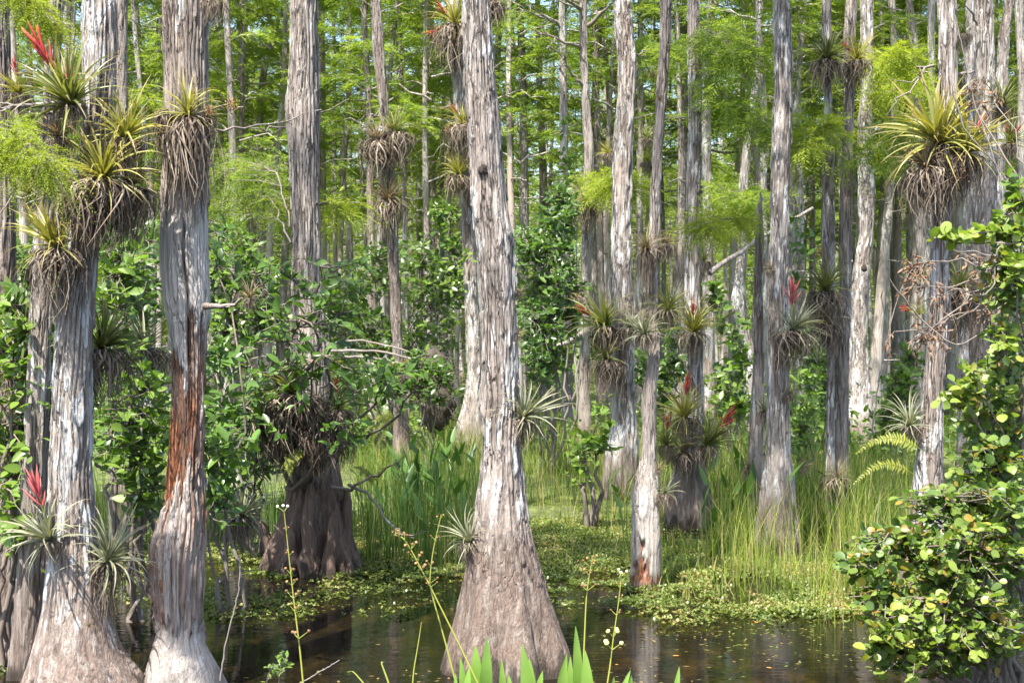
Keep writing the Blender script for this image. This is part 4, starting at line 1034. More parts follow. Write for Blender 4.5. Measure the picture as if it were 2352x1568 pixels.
brom(1898, 745, 60, 17.4, 4, 'brown', "brown lower bromeliad below the bushy one on the twin pair", skirt=76, ball=44)
brom(1922, 1095, 46, 17.6, 6, 'brown', "matted brown bromeliad near the foot of the twin pair", skirt=76)
brom(2014, 360, 30, 43., 0, 'brown', "small tan bromeliad on the thin leaning trunk right of the scarred cypress", skirt=26)
brom(1985, 610, 14, 30.2, 0, 'brown', "dark burl like air plant on the scarred cypress", ball=18)
brom(2212, 78, 40, 23.5, -14, 'green', "small green bromeliad near the top right, on the spotted cypress", skirt=42, ball=18)
# right golden mass
brom(2160, 336, 150, 11.8, -20, 'yellow', "huge golden bromeliad spreading left from the tall pale cypress", skirt=150, ball=80, n=60, seeds=[(2180, 372, 44)], skw=.8)
brom(2215, 352, 118, 11.7, 18, 'yellow', "golden bromeliad joined to the right of the huge one, with red flowers", skirt=110, flowers=[(2262, 262, .8, 1)], n=46, seeds=[(2205, 395, 40)], skw=.8)
brom(2130, 385, 80, 11.7, -30, 'brown', "dry tan bromeliad drooping under the left of the huge golden one", skirt=130, skw=.9)
brom(2318, 330, 66, 11.4, 14, 'green', "bromeliad at the right edge holding up scarlet spikes", skirt=40, flowers=[(2345, 288, 1.0), (2312, 285, .9)])
brom(2302, 246, 74, 18., -6, 'green', "dark green bromeliad on the thick white patched cypress", skirt=50, ball=40)
brom(2200, 660, 78, 17.5, 20, 'green', "shaded bromeliad behind the right of the tall pale cypress", skirt=130)
brom(2112, 722, 48, 13., -24, 'green', "bromeliad with a fiery orange red flower left of the tall pale cypress", flowers=[(2066, 704, 1.2)])
brom(2122, 640, 44, 13.4, -24, 'green', "bromeliad with a deep red fan left of the tall pale cypress", flowers=[(2094, 614, 1.3)])
brom(2092, 978, 78, 12.0, -18, 'grey', "twisted grey green bromeliad left of the tall pale cypress near its foot", skirt=46, n=28)
brom(2290, 640, 60, 18.0, 12, 'grey', "grey bromeliad lost among the dead leaves at right", skirt=80)
brom(2030, 940, 40, 29.8, 10, 'grey', "small grey bromeliad right of the scarred cypress foot", skirt=20)

# ================================================================== SHRUBS
def leaf_geo(w, kind='oval', curl=.12, fold=.25):
    """a leaf of length 1 along +X, seven stations"""
    t = np.array((0, .10, .28, .5, .72, .9, 1.)) 
    if kind == 'oval': ww = w * .5 * np.sin(np.clip(t, 0, 1) ** .85 * math.pi) ** .75
    elif kind == 'round': ww = w * .5 * np.array((.06, .38, .78, 1., .98, .66, .08))
    else: ww = w * .5 * np.array((.5, .85, 1., .9, .62, .25, .0))
    ww = np.maximum(ww, .012)
    z = -curl * t ** 2 + curl * .3 * t
    mid = np.stack([t, 0 * t, z], -1)
    l = mid + np.stack([0 * t, ww, ww * fold], -1); r = mid + np.stack([0 * t, -ww, ww * fold], -1)
    return np.stack([l, mid, r], 1).reshape(-1, 3), grid_faces(7, 3, False)
LG = {'apple': [leaf_geo(.44, 'oval', .16, .3), leaf_geo(.40, 'oval', .05, .2), leaf_geo(.47, 'oval', .28, .35)],
      'bush': [leaf_geo(.5, 'oval', .1, .25), leaf_geo(.45, 'oval', .22, .3), leaf_geo(.55, 'oval', .02, .15)],
      'coco': [leaf_geo(.80, 'round', .08, .22), leaf_geo(.86, 'round', .18, .3), leaf_geo(.74, 'round', -.05, .12)],
      'dry': [leaf_geo(.34, 'oval', .55, .9), leaf_geo(.30, 'oval', -.5, 1.1), leaf_geo(.4, 'oval', .8, .8)]}
LM = {}
for k_, m_ in (('apple', M_APPLE), ('bush', M_BUSH), ('coco', M_COCO), ('dry', M_DRYLEAF)):
    LM[k_] = []
    for v, f in LG[k_]:
        g_ = Geo(); g_.add(v, f, .4); LM[k_].append(g_.mesh("leaf", m_))
MASS = {'apple': M_APPLES, 'bush': M_BUSHS, 'coco': M_COCOS, 'dry': M_DRYLEAF}

def shrub(name, label, cat, base, D, lobes, tips, per, kind, size, seed, n_obj=300, twig='twig', r0=.03, group=None, upright=.5, jitter=.9, hang=False):
    """lobes: (px, py, rx, ry, depth offset, depth spread)"""
    rng = np.random.default_rng(seed)
    b = np.array(base, float)
    root = thing(name, label, cat, tuple(b), group=group)
    g = Geo()
    area = np.array([l[2] * l[3] for l in lobes], float); area /= area.sum()
    stems = []
    for i, l in enumerate(lobes):
        c = P(l[0], l[1], D + l[4]) - b
        if hang: c0 = np.zeros(3)
        else: c0 = rng.normal(0, .08, 3) * (1, 1, 0)
        pts = wob(c0, c + (0, 0, l[3] * .4 / FPX * D), 14, .09, seed * 31 + i)
        tube(g, pts, np.linspace(r0, r0 * .25, 14), 6)
        stems.append(pts)
    LP, LD, LN, LS = [], [], [], []
    for i in range(tips):
        li = rng.choice(len(lobes), p=area); l = lobes[li]
        a = rng.uniform(0, 6.28); q = math.sqrt(rng.random())
        tip = P(l[0] + l[2] * q * math.cos(a), l[1] + l[3] * q * math.sin(a), D + l[4] + rng.normal(0, l[5] * .5)) - b
        st = stems[li]; k = rng.integers(5, 14) ; dd = np.linalg.norm(st[4:] - tip, axis=1); k = 4 + int(np.argmin(dd + rng.uniform(0, .25, len(dd))))
        pts = wob(st[k], tip, 7, .12, seed * 977 + i, -.04)
        L = np.linalg.norm(pts[-1] - pts[0])
        tube(g, pts, np.linspace(min(r0 * .35, .010), .0025, 7), 4, cap=False)
        m = max(2, int(per * rng.uniform(.6, 1.3)))
        span = min(.9, max(.25, per * size * .55 / max(L, .05)))
        for j in range(m):
            t = 1 - span * j / m; x = t * 6; i0 = min(int(x), 5); p = pts[i0] * (1 - (x - i0)) + pts[i0 + 1] * (x - i0)
            ax = nrm(pts[min(i0 + 1, 6)] - pts[i0])
            d = nrm(ax * rng.uniform(.2, .9) + rng.normal(0, jitter, 3) * (1, 1, .6) + (0, 0, upright * rng.uniform(-.2, 1)))
            LP.append(p); LD.append(d); LN.append(nrm(rng.normal(0, .45, 3) + (0, -.25, .8))); LS.append(size * rng.uniform(.45, 1.22))
    link("stem", g.mesh("stem", M_BARK[twig]), root)
    LP, LD, LN, LS = map(np.array, (LP, LD, LN, LS))
    yv = nrm(np.cross(LN, LD)); zv = np.cross(LD, yv)
    n = len(LP); which = rng.integers(0, 3, n)
    w = LP + b; px_ = 1176 + FPX * w[:, 0] / w[:, 1]; py_ = 784 - FPX * (w[:, 2] - CAM_H) / w[:, 1]
    inside = (px_ > -10) & (px_ < 2362) & (py_ > -10) & (py_ < 1578) & (w[:, 2] > 0)
    score = w[:, 1] + np.where(inside, 0, 50); order = np.argsort(score)
    obj = set(order[:n_obj][inside[order[:n_obj]]].tolist())
    for q in obj:
        s = LS[q]
        M = Matrix(((LD[q][0] * s, yv[q][0] * s, zv[q][0] * s, LP[q][0]), (LD[q][1] * s, yv[q][1] * s, zv[q][1] * s, LP[q][1]), (LD[q][2] * s, yv[q][2] * s, zv[q][2] * s, LP[q][2]), (0, 0, 0, 1)))
        link("leaf", LM[kind][which[q]], root, M)
    rest = np.array([q for q in range(n) if q not in obj])
    if len(rest):
        gf = Geo(); tint = rng.uniform(0, 1, n)
        for k in range(3):
            r_ = rest[which[rest] == k]
            if not len(r_): continue
            v, f = LG[kind][k]
            A = np.stack([LD[r_], yv[r_], zv[r_]], -1) * LS[r_][:, None, None]
            V = np.einsum('nij,vj->nvi', A, v) + LP[r_][:, None]
            F = f[None] + (np.arange(len(r_)) * len(v))[:, None, None]
            gf.add(V.reshape(-1, 3), F.reshape(-1, 4), np.repeat(tint[r_], len(v)))
        stuff(link("foliage", gf.mesh("foliage", MASS[kind]), root))
    return root

# the dark leafy shrub growing over the stump
shrub("pond_apple_shrub", "dark glossy leaved shrub growing over the fluted stump", "shrub", (X(690, 14.6), 14.6, .9), 13.7,
      [(735, 640, 130, 70, 0, .9), (590, 660, 100, 70, .2, .9), (800, 690, 80, 60, -.2, .7), (680, 760, 150, 80, 0, 1.), (720, 860, 150, 80, -.1, 1.), (880, 890, 120, 60, -.3, .7), (560, 980, 100, 120, .3, .9), (960, 905, 50, 40, -.3, .4), (800, 990, 90, 45, -.2, .6), (560, 840, 80, 90, .3, .8)],
      150, 8, 'apple', .135, 5, twig='darktwig', r0=.028)
shrub("pond_apple_shrub", "broad leaved shrub filling the gap between the two left trunks", "shrub", (X(320, 12.2), 12.2, -.1), 11.8,
      [(290, 620, 100, 80, .3, .9), (310, 930, 100, 110, 0, .9), (300, 1060, 90, 70, -.1, .8), (270, 740, 70, 90, .4, .7), (345, 1130, 60, 60, 0, .7)],
      200, 7, 'bush', .125, 6, twig='darktwig', r0=.028)
shrub("pond_apple_shrub", "leafy shrub right of the snag, below its dead branch", "shrub", (X(520, 12.6), 12.6, -.1), 12.4,
      [(520, 1000, 70, 110, 0, .8), (500, 1160, 50, 70, .1, .6), (510, 860, 60, 80, .3, .6), (500, 560, 50, 60, 1.8, .7)],
      74, 7, 'apple', .15, 7, twig='darktwig', r0=.022)
shrub("pond_apple_shrub", "sunlit leafy shrub at the left edge beside the lichened trunk", "shrub", (X(30, 10.6), 10.6, -.1), 10.3,
      [(35, 730, 60, 70, 0, .5), (30, 860, 60, 70, 0, .5), (50, 1000, 70, 80, .2, .6), (30, 1120, 60, 60, 0, .5), (40, 1230, 50, 50, -.2, .4), (100, 790, 30, 60, .1, .4), (95, 960, 34, 80, .1, .4), (90, 1330, 40, 40, 0, .3)],
      170, 7, 'bush', .11, 8, twig='darktwig', r0=.024)
shrub("buttonbush_shrub", "bright small leaved shrub behind the leaning reddish cypress", "shrub", (X(880, 30), 30., 0), 29.6,
      [(830, 760, 120, 60, 0, 2.), (1000, 690, 90, 70, -.5, 2.), (960, 790, 110, 40, -.3, 2.), (1040, 620, 50, 90, -.8, 1.5), (1020, 500, 40, 50, -1, 1.), (770, 850, 90, 50, 0, 1.8), (870, 620, 80, 60, 0, 1.6), (770, 690, 80, 70, .3, 1.6), (960, 590, 60, 50, .2, 1.4)],
      720, 9, 'bush', .15, 9, n_obj=300, r0=.035)
shrub("buttonbush_shrub", "dark dense shrub in the gap right of the middle trunk", "shrub", (X(1260, 25), 25., 0), 24.5,
      [(1250, 640, 80, 100, 0, 1.6), (1230, 760, 70, 80, -.2, 1.5), (1270, 540, 60, 70, .2, 1.2), (1310, 700, 60, 80, .3, 1.5), (1290, 480, 40, 70, .4, 1.), (1205, 560, 40, 50, 0, 1.), (1240, 840, 60, 40, 0, 1.2)],
      520, 9, 'apple', .14, 10, n_obj=300, r0=.035)
shrub("buttonbush_shrub", "slender vine like shrub climbing the pale straight trunk", "shrub", (X(1300, 32), 32., 0), 31.5,
      [(1300, 300, 24, 50, 0, .6), (1300, 400, 34, 60, 0, .7), (1310, 500, 34, 50, 0, .7)], 36, 8, 'bush', .17, 11, n_obj=120, r0=.03)
shrub("sapling", "young sapling with bright leaves in the open water right of the middle trunk", "sapling", (X(1350, 18.2), 18.2, -.1), 18.1,
      [(1350, 1030, 70, 55, 0, .5), (1390, 1000, 50, 40, 0, .4), (1340, 1090, 50, 30, 0, .4), (1375, 960, 25, 30, 0, .3)], 40, 7, 'bush', .13, 12, n_obj=240, r0=.045, twig='darktwig')
shrub("wax_myrtle_shrub", "leafy shrub between the white barked cypress and the splintered snag", "shrub", (X(1670, 24), 24., 0), 23.5,
      [(1660, 880, 60, 50, 0, 1.2), (1700, 830, 40, 40, 0, 1.), (1640, 700, 40, 60, .2, 1.), (1690, 760, 40, 40, 0, .9), (1700, 930, 40, 40, -.2, .8)], 130, 8, 'bush', .15, 13, n_obj=260, r0=.03)
shrub("wax_myrtle_shrub", "small shrub right of the straight pale cypress at knee height", "shrub", (X(1850, 21), 21., 0), 20.6,
      [(1850, 960, 40, 60, 0, 1.), (1860, 880, 40, 40, .2, .9), (1840, 1010, 30, 50, 0, .7)], 70, 8, 'bush', .13, 14, n_obj=200, r0=.02)
shrub("wax_myrtle_shrub", "few glossy leaves sprouting on the right of the straight pale cypress", "shrub", (X(1822, 17), 17., Z(660, 17)), 16.9,
      [(1850, 560, 34, 50, 0, .4), (1830, 500, 20, 20, 0, .3), (1838, 640, 18, 40, 0, .3)], 14, 6, 'apple', .14, 15, n_obj=120, r0=.012)

shrub("wax_myrtle_shrub", "hazy bright shrub between the snag and the shaggy brown cypress", "shrub", (X(560, 19.5), 19.5, 0), 19.2,
      [(540, 560, 60, 60, 0, 1.2), (590, 640, 60, 60, 0, 1.2), (500, 640, 40, 70, .2, 1.), (610, 740, 60, 60, 0, 1.), (530, 760, 60, 80, 0, 1.2)], 330, 8, 'bush', .12, 16, n_obj=280, r0=.03)
shrub("wax_myrtle_shrub", "shaded shrub behind the gap between the two left trunks", "shrub", (X(300, 16.5), 16.5, -.1), 16.3,
      [(300, 560, 80, 70, 0, 1.2), (310, 700, 90, 90, 0, 1.2), (290, 850, 90, 90, 0, 1.2), (300, 1000, 100, 90, -.2, 1.2), (110, 900, 100, 160, .3, 1.2), (60, 640, 80, 90, .3, 1.2)], 460, 8, 'apple', .14, 17, n_obj=300, r0=.035, twig='darktwig')
shrub("wax_myrtle_shrub", "low dark shrub under the arching dead branches left of the crooked cypress", "shrub", (X(1000, 24), 24., 0), 23.6,
      [(1000, 880, 60, 50, 0, 1.), (960, 840, 60, 40, 0, 1.), (880, 870, 70, 50, 0, 1.)], 150, 8, 'apple', .13, 41, n_obj=120, r0=.025, twig='darktwig')
shrub("wax_myrtle_shrub", "broad shaded shrub in the far gap behind the slim twisted cypress", "shrub", (X(1530, 29), 29., 0), 28.6,
      [(1520, 880, 50, 60, 0, 1.), (1560, 820, 50, 50, 0, 1.), (1480, 860, 40, 60, 0, 1.), (1540, 740, 30, 40, 0, .8)], 170, 8, 'apple', .16, 42, n_obj=120, r0=.03)
shrub("wax_myrtle_shrub", "leafy shrub behind the twin pair, dim green", "shrub", (X(1890, 27), 27., 0), 26.6,
      [(1890, 860, 50, 60, 0, 1.), (1850, 800, 40, 60, 0, 1.), (1920, 930, 40, 50, 0, 1.)], 150, 8, 'apple', .15, 43, n_obj=120, r0=.03)
shrub("wax_myrtle_shrub", "sunlit shrub right of the scarred cypress foot", "shrub", (X(2060, 25), 25., 0), 24.6,
      [(2060, 900, 50, 50, 0, 1.), (2040, 970, 50, 50, 0, 1.), (2090, 840, 40, 50, 0, 1.)], 150, 8, 'bush', .13, 44, n_obj=120, r0=.025)
shrub("wax_myrtle_shrub", "bushy shrub in the gap between the middle trunk and the bowed grey trunk, far back", "shrub", (X(1230, 34), 34., 0), 33.6,
      [(1220, 720, 60, 80, 0, 1.2), (1390, 780, 50, 60, 0, 1.2), (1290, 800, 60, 50, 0, 1.2)], 220, 8, 'bush', .18, 45, n_obj=100, r0=.035)
shrub("wax_myrtle_shrub", "shaded shrub standing in water left of the fluted stump", "shrub", (X(590, 15.8), 15.8, -.1), 15.6,
      [(600, 1040, 60, 70, 0, .8), (540, 1080, 60, 60, 0, .8), (600, 940, 60, 60, 0, .8), (470, 1010, 50, 90, .2, .8)], 170, 8, 'apple', .13, 46, n_obj=200, r0=.024, twig='darktwig')
t_ = thing("uprooted_stump", "dark upturned root mass in the grass left of the crooked pale cypress", "stump", tuple(P(990, 862, 25.)))
link("root_ball", BALL[1], t_, Matrix.Diagonal((.75, .6, .8, 1))); link("root_ball", BALL[2], t_, Matrix.Translation((.15, -.1, -.5)) @ Matrix.Diagonal((.6, .6, .9, 1)))
# cocoplum thicket at the right
shrub("cocoplum_bush", "big round leaved bush with yellow tipped sprays in the lower right corner", "bush", (X(2300, 9.0), 9.0, -.05), 8.6,
      [(2200, 1170, 170, 60, .3, .5), (2060, 1250, 120, 45, .1, .4), (2230, 1290, 170, 90, 0, .5), (2030, 1380, 80, 70, -.1, .4), (2200, 1430, 190, 90, -.2, .5), (1980, 1300, 70, 30, .1, .3), (2120, 1500, 130, 60, -.3, .4), (2320, 1180, 60, 120, .2, .5), (2040, 1480, 60, 60, -.3, .3), (2280, 1060, 70, 60, .4, .4)],
      820, 8, 'coco', .064, 20, n_obj=300, twig='darktwig', r0=.02)
shrub("cocoplum_bush", "round leaved thicket behind the big bush, dense and shaded", "bush", (X(2330, 9.9), 9.9, -.05), 9.7,
      [(2260, 1180, 120, 100, 0, .5), (2180, 1330, 130, 100, .1, .4), (2290, 1000, 80, 110, 0, .5), (2310, 860, 60, 80, 0, .5), (2250, 1420, 130, 100, .2, .4), (2150, 1450, 100, 80, .1, .4), (2325, 720, 40, 120, .2, .4), (2260, 1080, 90, 60, .1, .4)],
      520, 8, 'coco', .074, 21, n_obj=300, twig='darktwig', r0=.022)
shrub("cocoplum_bush", "round leaved bush climbing the right edge at mid height", "bush", (X(2400, 9.2), 9.2, .6), 9.0,
      [(2300, 640, 60, 90, 0, .35), (2310, 800, 60, 70, 0, .35), (2250, 870, 70, 40, -.1, .3), (2330, 480, 40, 90, .1, .3), (2200, 900, 50, 30, -.1, .2), (2320, 950, 50, 60, 0, .3), (2230, 960, 40, 30, 0, .25), (2320, 560, 60, 60, 0, .3)],
      165, 8, 'coco', .066, 22, n_obj=300, twig='darktwig', r0=.016)
shrub("cocoplum_branch", "arching sunlit spray of round leaves crossing at the right, above the dead leaves", "branch", (X(2420, 9.0), 9.0, Z(560, 9.0)), 8.9,
      [(2270, 540, 70, 12, 0, .15), (2170, 548, 45, 10, 0, .1), (2330, 620, 30, 24, 0, .15)], 30, 8, 'coco', .078, 23, n_obj=260, r0=.010, hang=True)
shrub("dead_vine_branch", "dead branch hung with curled brown leaves across the tall pale cypress", "branch", (X(2400, 10.4), 10.4, Z(640, 10.4)), 10.6,
      [(2100, 640, 45, 60, 0, .3), (2150, 700, 60, 60, 0, .3), (2060, 690, 26, 40, 0, .2), (2130, 780, 60, 40, 0, .3), (2230, 620, 60, 60, 0, .3), (2190, 590, 40, 40, 0, .2), (2250, 730, 60, 50, 0, .3), (2045, 790, 20, 40, 0, .2), (2100, 800, 24, 60, 0, .2), (2240, 230, 40, 60, .4, .3), (2290, 220, 30, 50, .4, .3)],
      90, 8, 'dry', .05, 24, n_obj=300, r0=.010, hang=True, upright=-1.2)
def vine(label, pts_px, D, r, seed, mat='twig', name="bare_vine", cat="vine"):
    pts = np.array([P(a, b, D + c) for a, b, c in pts_px]); t = np.linspace(0, len(pts) - 1, 30)
    # smooth through the points
    q = np.stack([np.interp(t, np.arange(len(pts)), pts[:, k]) for k in range(3)], -1)
    for _ in range(3): q[1:-1] = (q[:-2] + q[1:-1] * 2 + q[2:]) / 4
    q += np.random.default_rng(seed).normal(0, r * .35, q.shape)
    g = Geo(); o = q[0].copy(); tube(g, q - o, np.linspace(r, r * .5, 30), 6)
    ob = link(name, g.mesh(name, M_BARK[mat])); ob.location = o
    return tag(ob, label, cat)
vine("pale bare vine looping down at the right edge of the view", [(2360, 560, 0), (2300, 560, 0), (2282, 600, 0), (2288, 650, 0), (2260, 680, 0), (2215, 676, 0)], 8.9, .008, 1)
vine("thin dead stem leaning from the tall pale cypress up into the corner", [(2190, 210, 0), (2215, 300, 0), (2290, 380, 0), (2350, 470, 0)], 10.2, .007, 2)
vine("bare vine sagging low between the dead leaves and the right edge", [(2040, 640, 0), (2120, 740, .1), (2200, 800, 0), (2290, 740, 0), (2360, 700, 0)], 9.8, .006, 3)
vine("straight pale stick leaning against the scarred cypress", [(2000, 1010, -.5), (2020, 860, -.3), (2050, 720, 0), (2095, 600, .2)], 19., .011, 4, mat='twig')
vine("long bare vine climbing the upper right trunks beside the brown leaves", [(2352, 430, 0), (2290, 330, .1), (2240, 250, .2), (2215, 130, .2), (2190, 20, .2)], 10.8, .008, 5)
vine("thin lichened stick rising from water left of the hollow foot of the snag", [(505, 1560, 0), (520, 1470, 0), (548, 1360, 0), (552, 1300, 0)], 8.9, .006, 6)
vine("bare forked twig lying over the water at the bottom edge", [(690, 1568, 0), (730, 1545, 0), (780, 1515, 0)], 8.2, .005, 7)
def log(label, a, b, Da, Db, r, seed, mat):
    pa, pb = P(*a, Da), P(*b, Db); g = Geo(); tube(g, wob((0, 0, 0), pb - pa, 18, .03, seed), np.linspace(r, r * .6, 18) * (1 + .06 * np.random.default_rng(seed).normal(0, 1, 18)), 12)
    ob = link("fallen_log", g.mesh("fallen_log", M_BARK[mat])); ob.location = pa; return tag(ob, label, "log")
log("fallen grey log leaning up to the right behind the straight pale cypress", (1630, 628), (1866, 478), 26, 27., .05, 1, 'grey')
log("weathered log lying in shade right of the middle trunk", (1215, 832), (1335, 765), 26, 27, .06, 2, 'grey')
for i_, (a_, b_, l_) in enumerate([((760, 806), (1010, 850), "arching pale dead stem over the shrub, uppermost of the bundle"), ((770, 822), (1020, 872), "arching pale dead stem in the middle of the bundle"), ((800, 842), (1030, 890), "arching pale dead stem at the bottom of the bundle"), ((700, 800), (960, 812), "straighter pale dead stick lying along the bundle")]):
    pa, pb = P(*a_, 25.), P(*b_, 24.); g = Geo(); tube(g, wob((0, 0, 0), pb - pa, 16, .02, 40 + i_, -.06), np.linspace(.03, .012, 16), 6)
    ob = link("fallen_branch", g.mesh("fallen_branch", M_BARK['twig'])); ob.location = pa; tag(ob, l_, "dead branch", group="bundle of arching dead branches")

# ================================================================== LIVING BRANCHES OF FEATHERY FOLIAGE
bough(TREE['T18'], [(-80, 250, -2.8), (-10, 290, -3.0), (50, 320, -3.1), (95, 365, -3.2)], 11.2, seed=1, n=130, spread=.22, mat=M_CYPN, leaf=.034, w=.0026, L=(.10, .24), droop=.5, K=26)
bough(TREE['T18'], [(-70, 330, -2.7), (-10, 350, -2.9), (40, 375, -3.0), (75, 395, -3.0)], 11.2, seed=2, n=80, spread=.2, mat=M_CYPN, leaf=.034, w=.0026, L=(.10, .22), droop=.5, K=26)
bough(TREE['T18'], [(-80, -90, -1.5), (10, -50, -1.6), (60, -10, -1.6), (95, 30, -1.6)], 11.2, seed=3, n=130, spread=.34, mat=M_CYPN, leaf=.04, w=.003, L=(.10, .24), droop=.6, K=26)
bough(TREE['T9'], [(1604, 150, 0), (1660, 220, -.6), (1720, 260, -1.), (1790, 290, -1.3)], 18.5, seed=4, n=90, spread=.55, L=(.25, .5), leaf=.13, w=.008, K=18)
bough(TREE['T9'], [(1604, 60, 0), (1650, 80, -.6), (1700, 120, -1.)], 18.5, seed=5, n=70, spread=.5, L=(.25, .5), leaf=.13, w=.008, K=18)
bough(TREE['T12b'], [(1940, 330, 0), (1900, 280, -.8), (1860, 310, -1.2), (1830, 340, -1.5)], 18., seed=6, n=60, spread=.4, L=(.22, .42), leaf=.11, w=.007, mat=M_CYPN)
bough(TREE['T12b'], [(1945, 380, 0), (1990, 350, -.8), (2060, 300, -1.2), (2090, 280, -1.5)], 18., seed=7, n=60, spread=.4, L=(.22, .42), leaf=.11, w=.007)
bough(TREE['T13'], [(2000, 160, 0), (2040, 140, -1.5), (2085, 120, -2.2)], 30.6, seed=8, n=60, spread=.6, L=(.4, .7), leaf=.18, w=.011, mat=M_CYPN)
bough(TREE['T10'], [(1737, 510, 0), (1700, 500, -.5), (1650, 505, -.9), (1620, 515, -1.1)], 18.2, seed=9, n=70, spread=.34, L=(.2, .36), leaf=.1, w=.006, mat=M_CYPN)
bough(TREE['T3'], [(668, 520, 0), (640, 400, .4), (580, 380, .8), (520, 400, 1.)], 15., seed=10, n=75, spread=.5, L=(.2, .42), leaf=.09, w=.0045, droop=.6)
bough(TREE['T3'], [(727, 470, 0), (770, 460, .6), (800, 470, .9)], 15., seed=11, n=24, spread=.3, L=(.2, .36), leaf=.1, w=.006, mat=M_CYPN)
bough(TREE['T3'], [(668, 560, 0), (620, 450, .5), (560, 450, .9), (510, 500, 1.)], 15., seed=12, n=60, spread=.5, L=(.2, .42), leaf=.09, w=.0045, droop=.6)
bough(TREE['M10'], [(1355, 420, 0), (1390, 410, -2.), (1430, 420, -2.5)], 30., seed=13, n=60, spread=.6, L=(.35, .6), leaf=.17, w=.010, mat=M_CYPN)
bough(TREE['T7'], [(1455, 130, 0), (1500, 110, .8), (1560, 100, 1.4)], 21.4, seed=14, n=60, spread=.5, L=(.3, .5), leaf=.14, w=.009)
bough(TREE['M13'], [(1636, 420, 0), (1680, 440, -2), (1760, 470, -3)], 35., seed=15, n=70, spread=.8, L=(.4, .7), leaf=.2, w=.012)
bough(TREE['T14b'], [(2128, 180, 0), (2080, 190, -2), (2040, 210, -3)], 33., seed=16, n=60, spread=.7, L=(.4, .7), leaf=.2, w=.012, mat=M_CYPN)

# ================================================================== GRASSES, FLOATING PLANTS, UNDERGROWTH
def blades(name, label, regions, mat, seed, cat="grass", w=(.004, .008), bend=.5, segs=3):
    """regions: (px0, px1, D0, D1, count, h0, h1)"""
    rng = np.random.default_rng(seed); g = Geo()
    for x0, x1, d0, d1, n, h0, h1 in regions:
        D = np.sqrt(rng.uniform(d0 * d0, d1 * d1, n)); px = rng.uniform(x0, x1, n); x = X(px, D)
        pat = vnoise(np.stack([x * .9, D * .6, 0 * x], -1), seed); keep = pat > rng.uniform(-.9, .5, n)
        x, D = x[keep], D[keep]; n = len(x)
        h = rng.uniform(h0, h1, n); az = rng.uniform(0, 6.28, n); bd = bend * rng.uniform(.1, 1.2, n) ** 1.5
        dirv = np.stack([np.cos(az), np.sin(az), 0 * az], -1); sid = np.stack([np.cos(az + 1.57 + rng.normal(0, .5, n)), np.sin(az + 1.57), 0 * az], -1)
        ww = rng.uniform(*w, n); t = np.linspace(0, 1, segs + 1)
        V = []
        for q in t:
            c = np.stack([x, D, np.full(n, -.05)], -1) + dirv * (bd * h * q ** 2)[:, None] + np.array((0, 0, 1.)) * (h * (q - .28 * bd * q ** 2))[:, None]
            k = ww * (1 - q * .92)
            V += [c - sid * k[:, None], c + sid * k[:, None]]
        V = np.stack(V, 1); m = 2 * (segs + 1)
        f = grid_faces(segs + 1, 2, False)
        g.add(V.reshape(-1, 3), (f[None] + (np.arange(n) * m)[:, None, None]).reshape(-1, 4), np.repeat(rng.uniform(0, 1, n), m))
    return tag(link(name, g.mesh(name, mat)), label, cat, kind="stuff")
blades("marsh_grass", "tall green marsh grass among the right hand trunks",
       [(1640, 2000, 15.8, 28, 4200, .5, 1.15), (1930, 2130, 13.5, 24, 1800, .5, 1.2), (1180, 1420, 20, 40, 4200, .4, .95), (980, 1120, 21, 34, 2400, .5, 1.2), (1380, 1640, 19, 36, 3200, .4, 1.0),
        (-100, 2450, 24, 46, 15000, .3, .8), (-150, 2500, 46, 100, 12000, .5, 1.1), (900, 1500, 14.5, 22, 2600, .08, .28), (1450, 2000, 12.9, 17, 2600, .08, .3), (820, 1060, 22, 27, 1200, .3, .8)], M_GRASS, 1, w=(.006, .012))
blades("reeds", "dark reeds standing in the shade around the fluted stump", [(830, 1100, 15, 20.5, 2000, .5, 1.15), (-100, 820, 16.5, 22, 2400, .3, .9), (1620, 1960, 15.5, 19, 700, .5, 1.0)], M_REED, 5, cat="reeds", w=(.004, .009), bend=.4)
blades("yellow_grass", "sparse yellow green grass stems standing at the water edge on the right",
       [(1680, 1960, 12.6, 16.5, 800, .45, 1.15), (1500, 1700, 12.9, 16.5, 130, .4, .9), (1880, 2040, 11.8, 14.5, 150, .4, .9), (1400, 1520, 13.6, 18, 70, .4, 1.0), (830, 1090, 15, 19.5, 240, .4, .9), (1230, 1420, 18, 24, 300, .3, .8)], M_GRASSY, 2, w=(.0028, .0055), bend=.6)
# broad dark lance leaves on stalks behind the pool
def lances(name, label, regions, seed, mat, L=(.12, .22), kind="stuff"):
    rng = np.random.default_rng(seed); g = Geo()
    v0, f0 = leaf_geo(.30, 'lance', .05, .25)
    for x0, x1, d0, d1, n, h0, h1 in regions:
        for i in range(n):
            D = rng.uniform(d0, d1); x = X(rng.uniform(x0, x1), D); h = rng.uniform(h0, h1)
            az = rng.uniform(0, 6.28); top = np.array((x + .12 * math.cos(az) * h, D + .12 * math.sin(az) * h, h))
            tube(g, np.stack([(x, D, -.05), (x + .03 * math.cos(az) * h, D + .03 * math.sin(az) * h, h * .5), top]), (.006, .005, .003), 4, .6, cap=False)
            l = rng.uniform(*L); el = R(rng.uniform(35, 88)); a2 = rng.uniform(0, 6.28)
            M = Matrix.Translation(top) @ Matrix.Rotation(a2, 4, 'Z') @ Matrix.Rotation(-el, 4, 'Y') @ Matrix.Rotation(rng.normal(0, .5), 4, 'X') @ Matrix.Diagonal((l, l, l, 1))
            g.add(xf(v0, M), f0, rng.uniform(0, 1))
    return tag(link(name, g.mesh(name, mat)), label, "marsh plants", kind=kind)
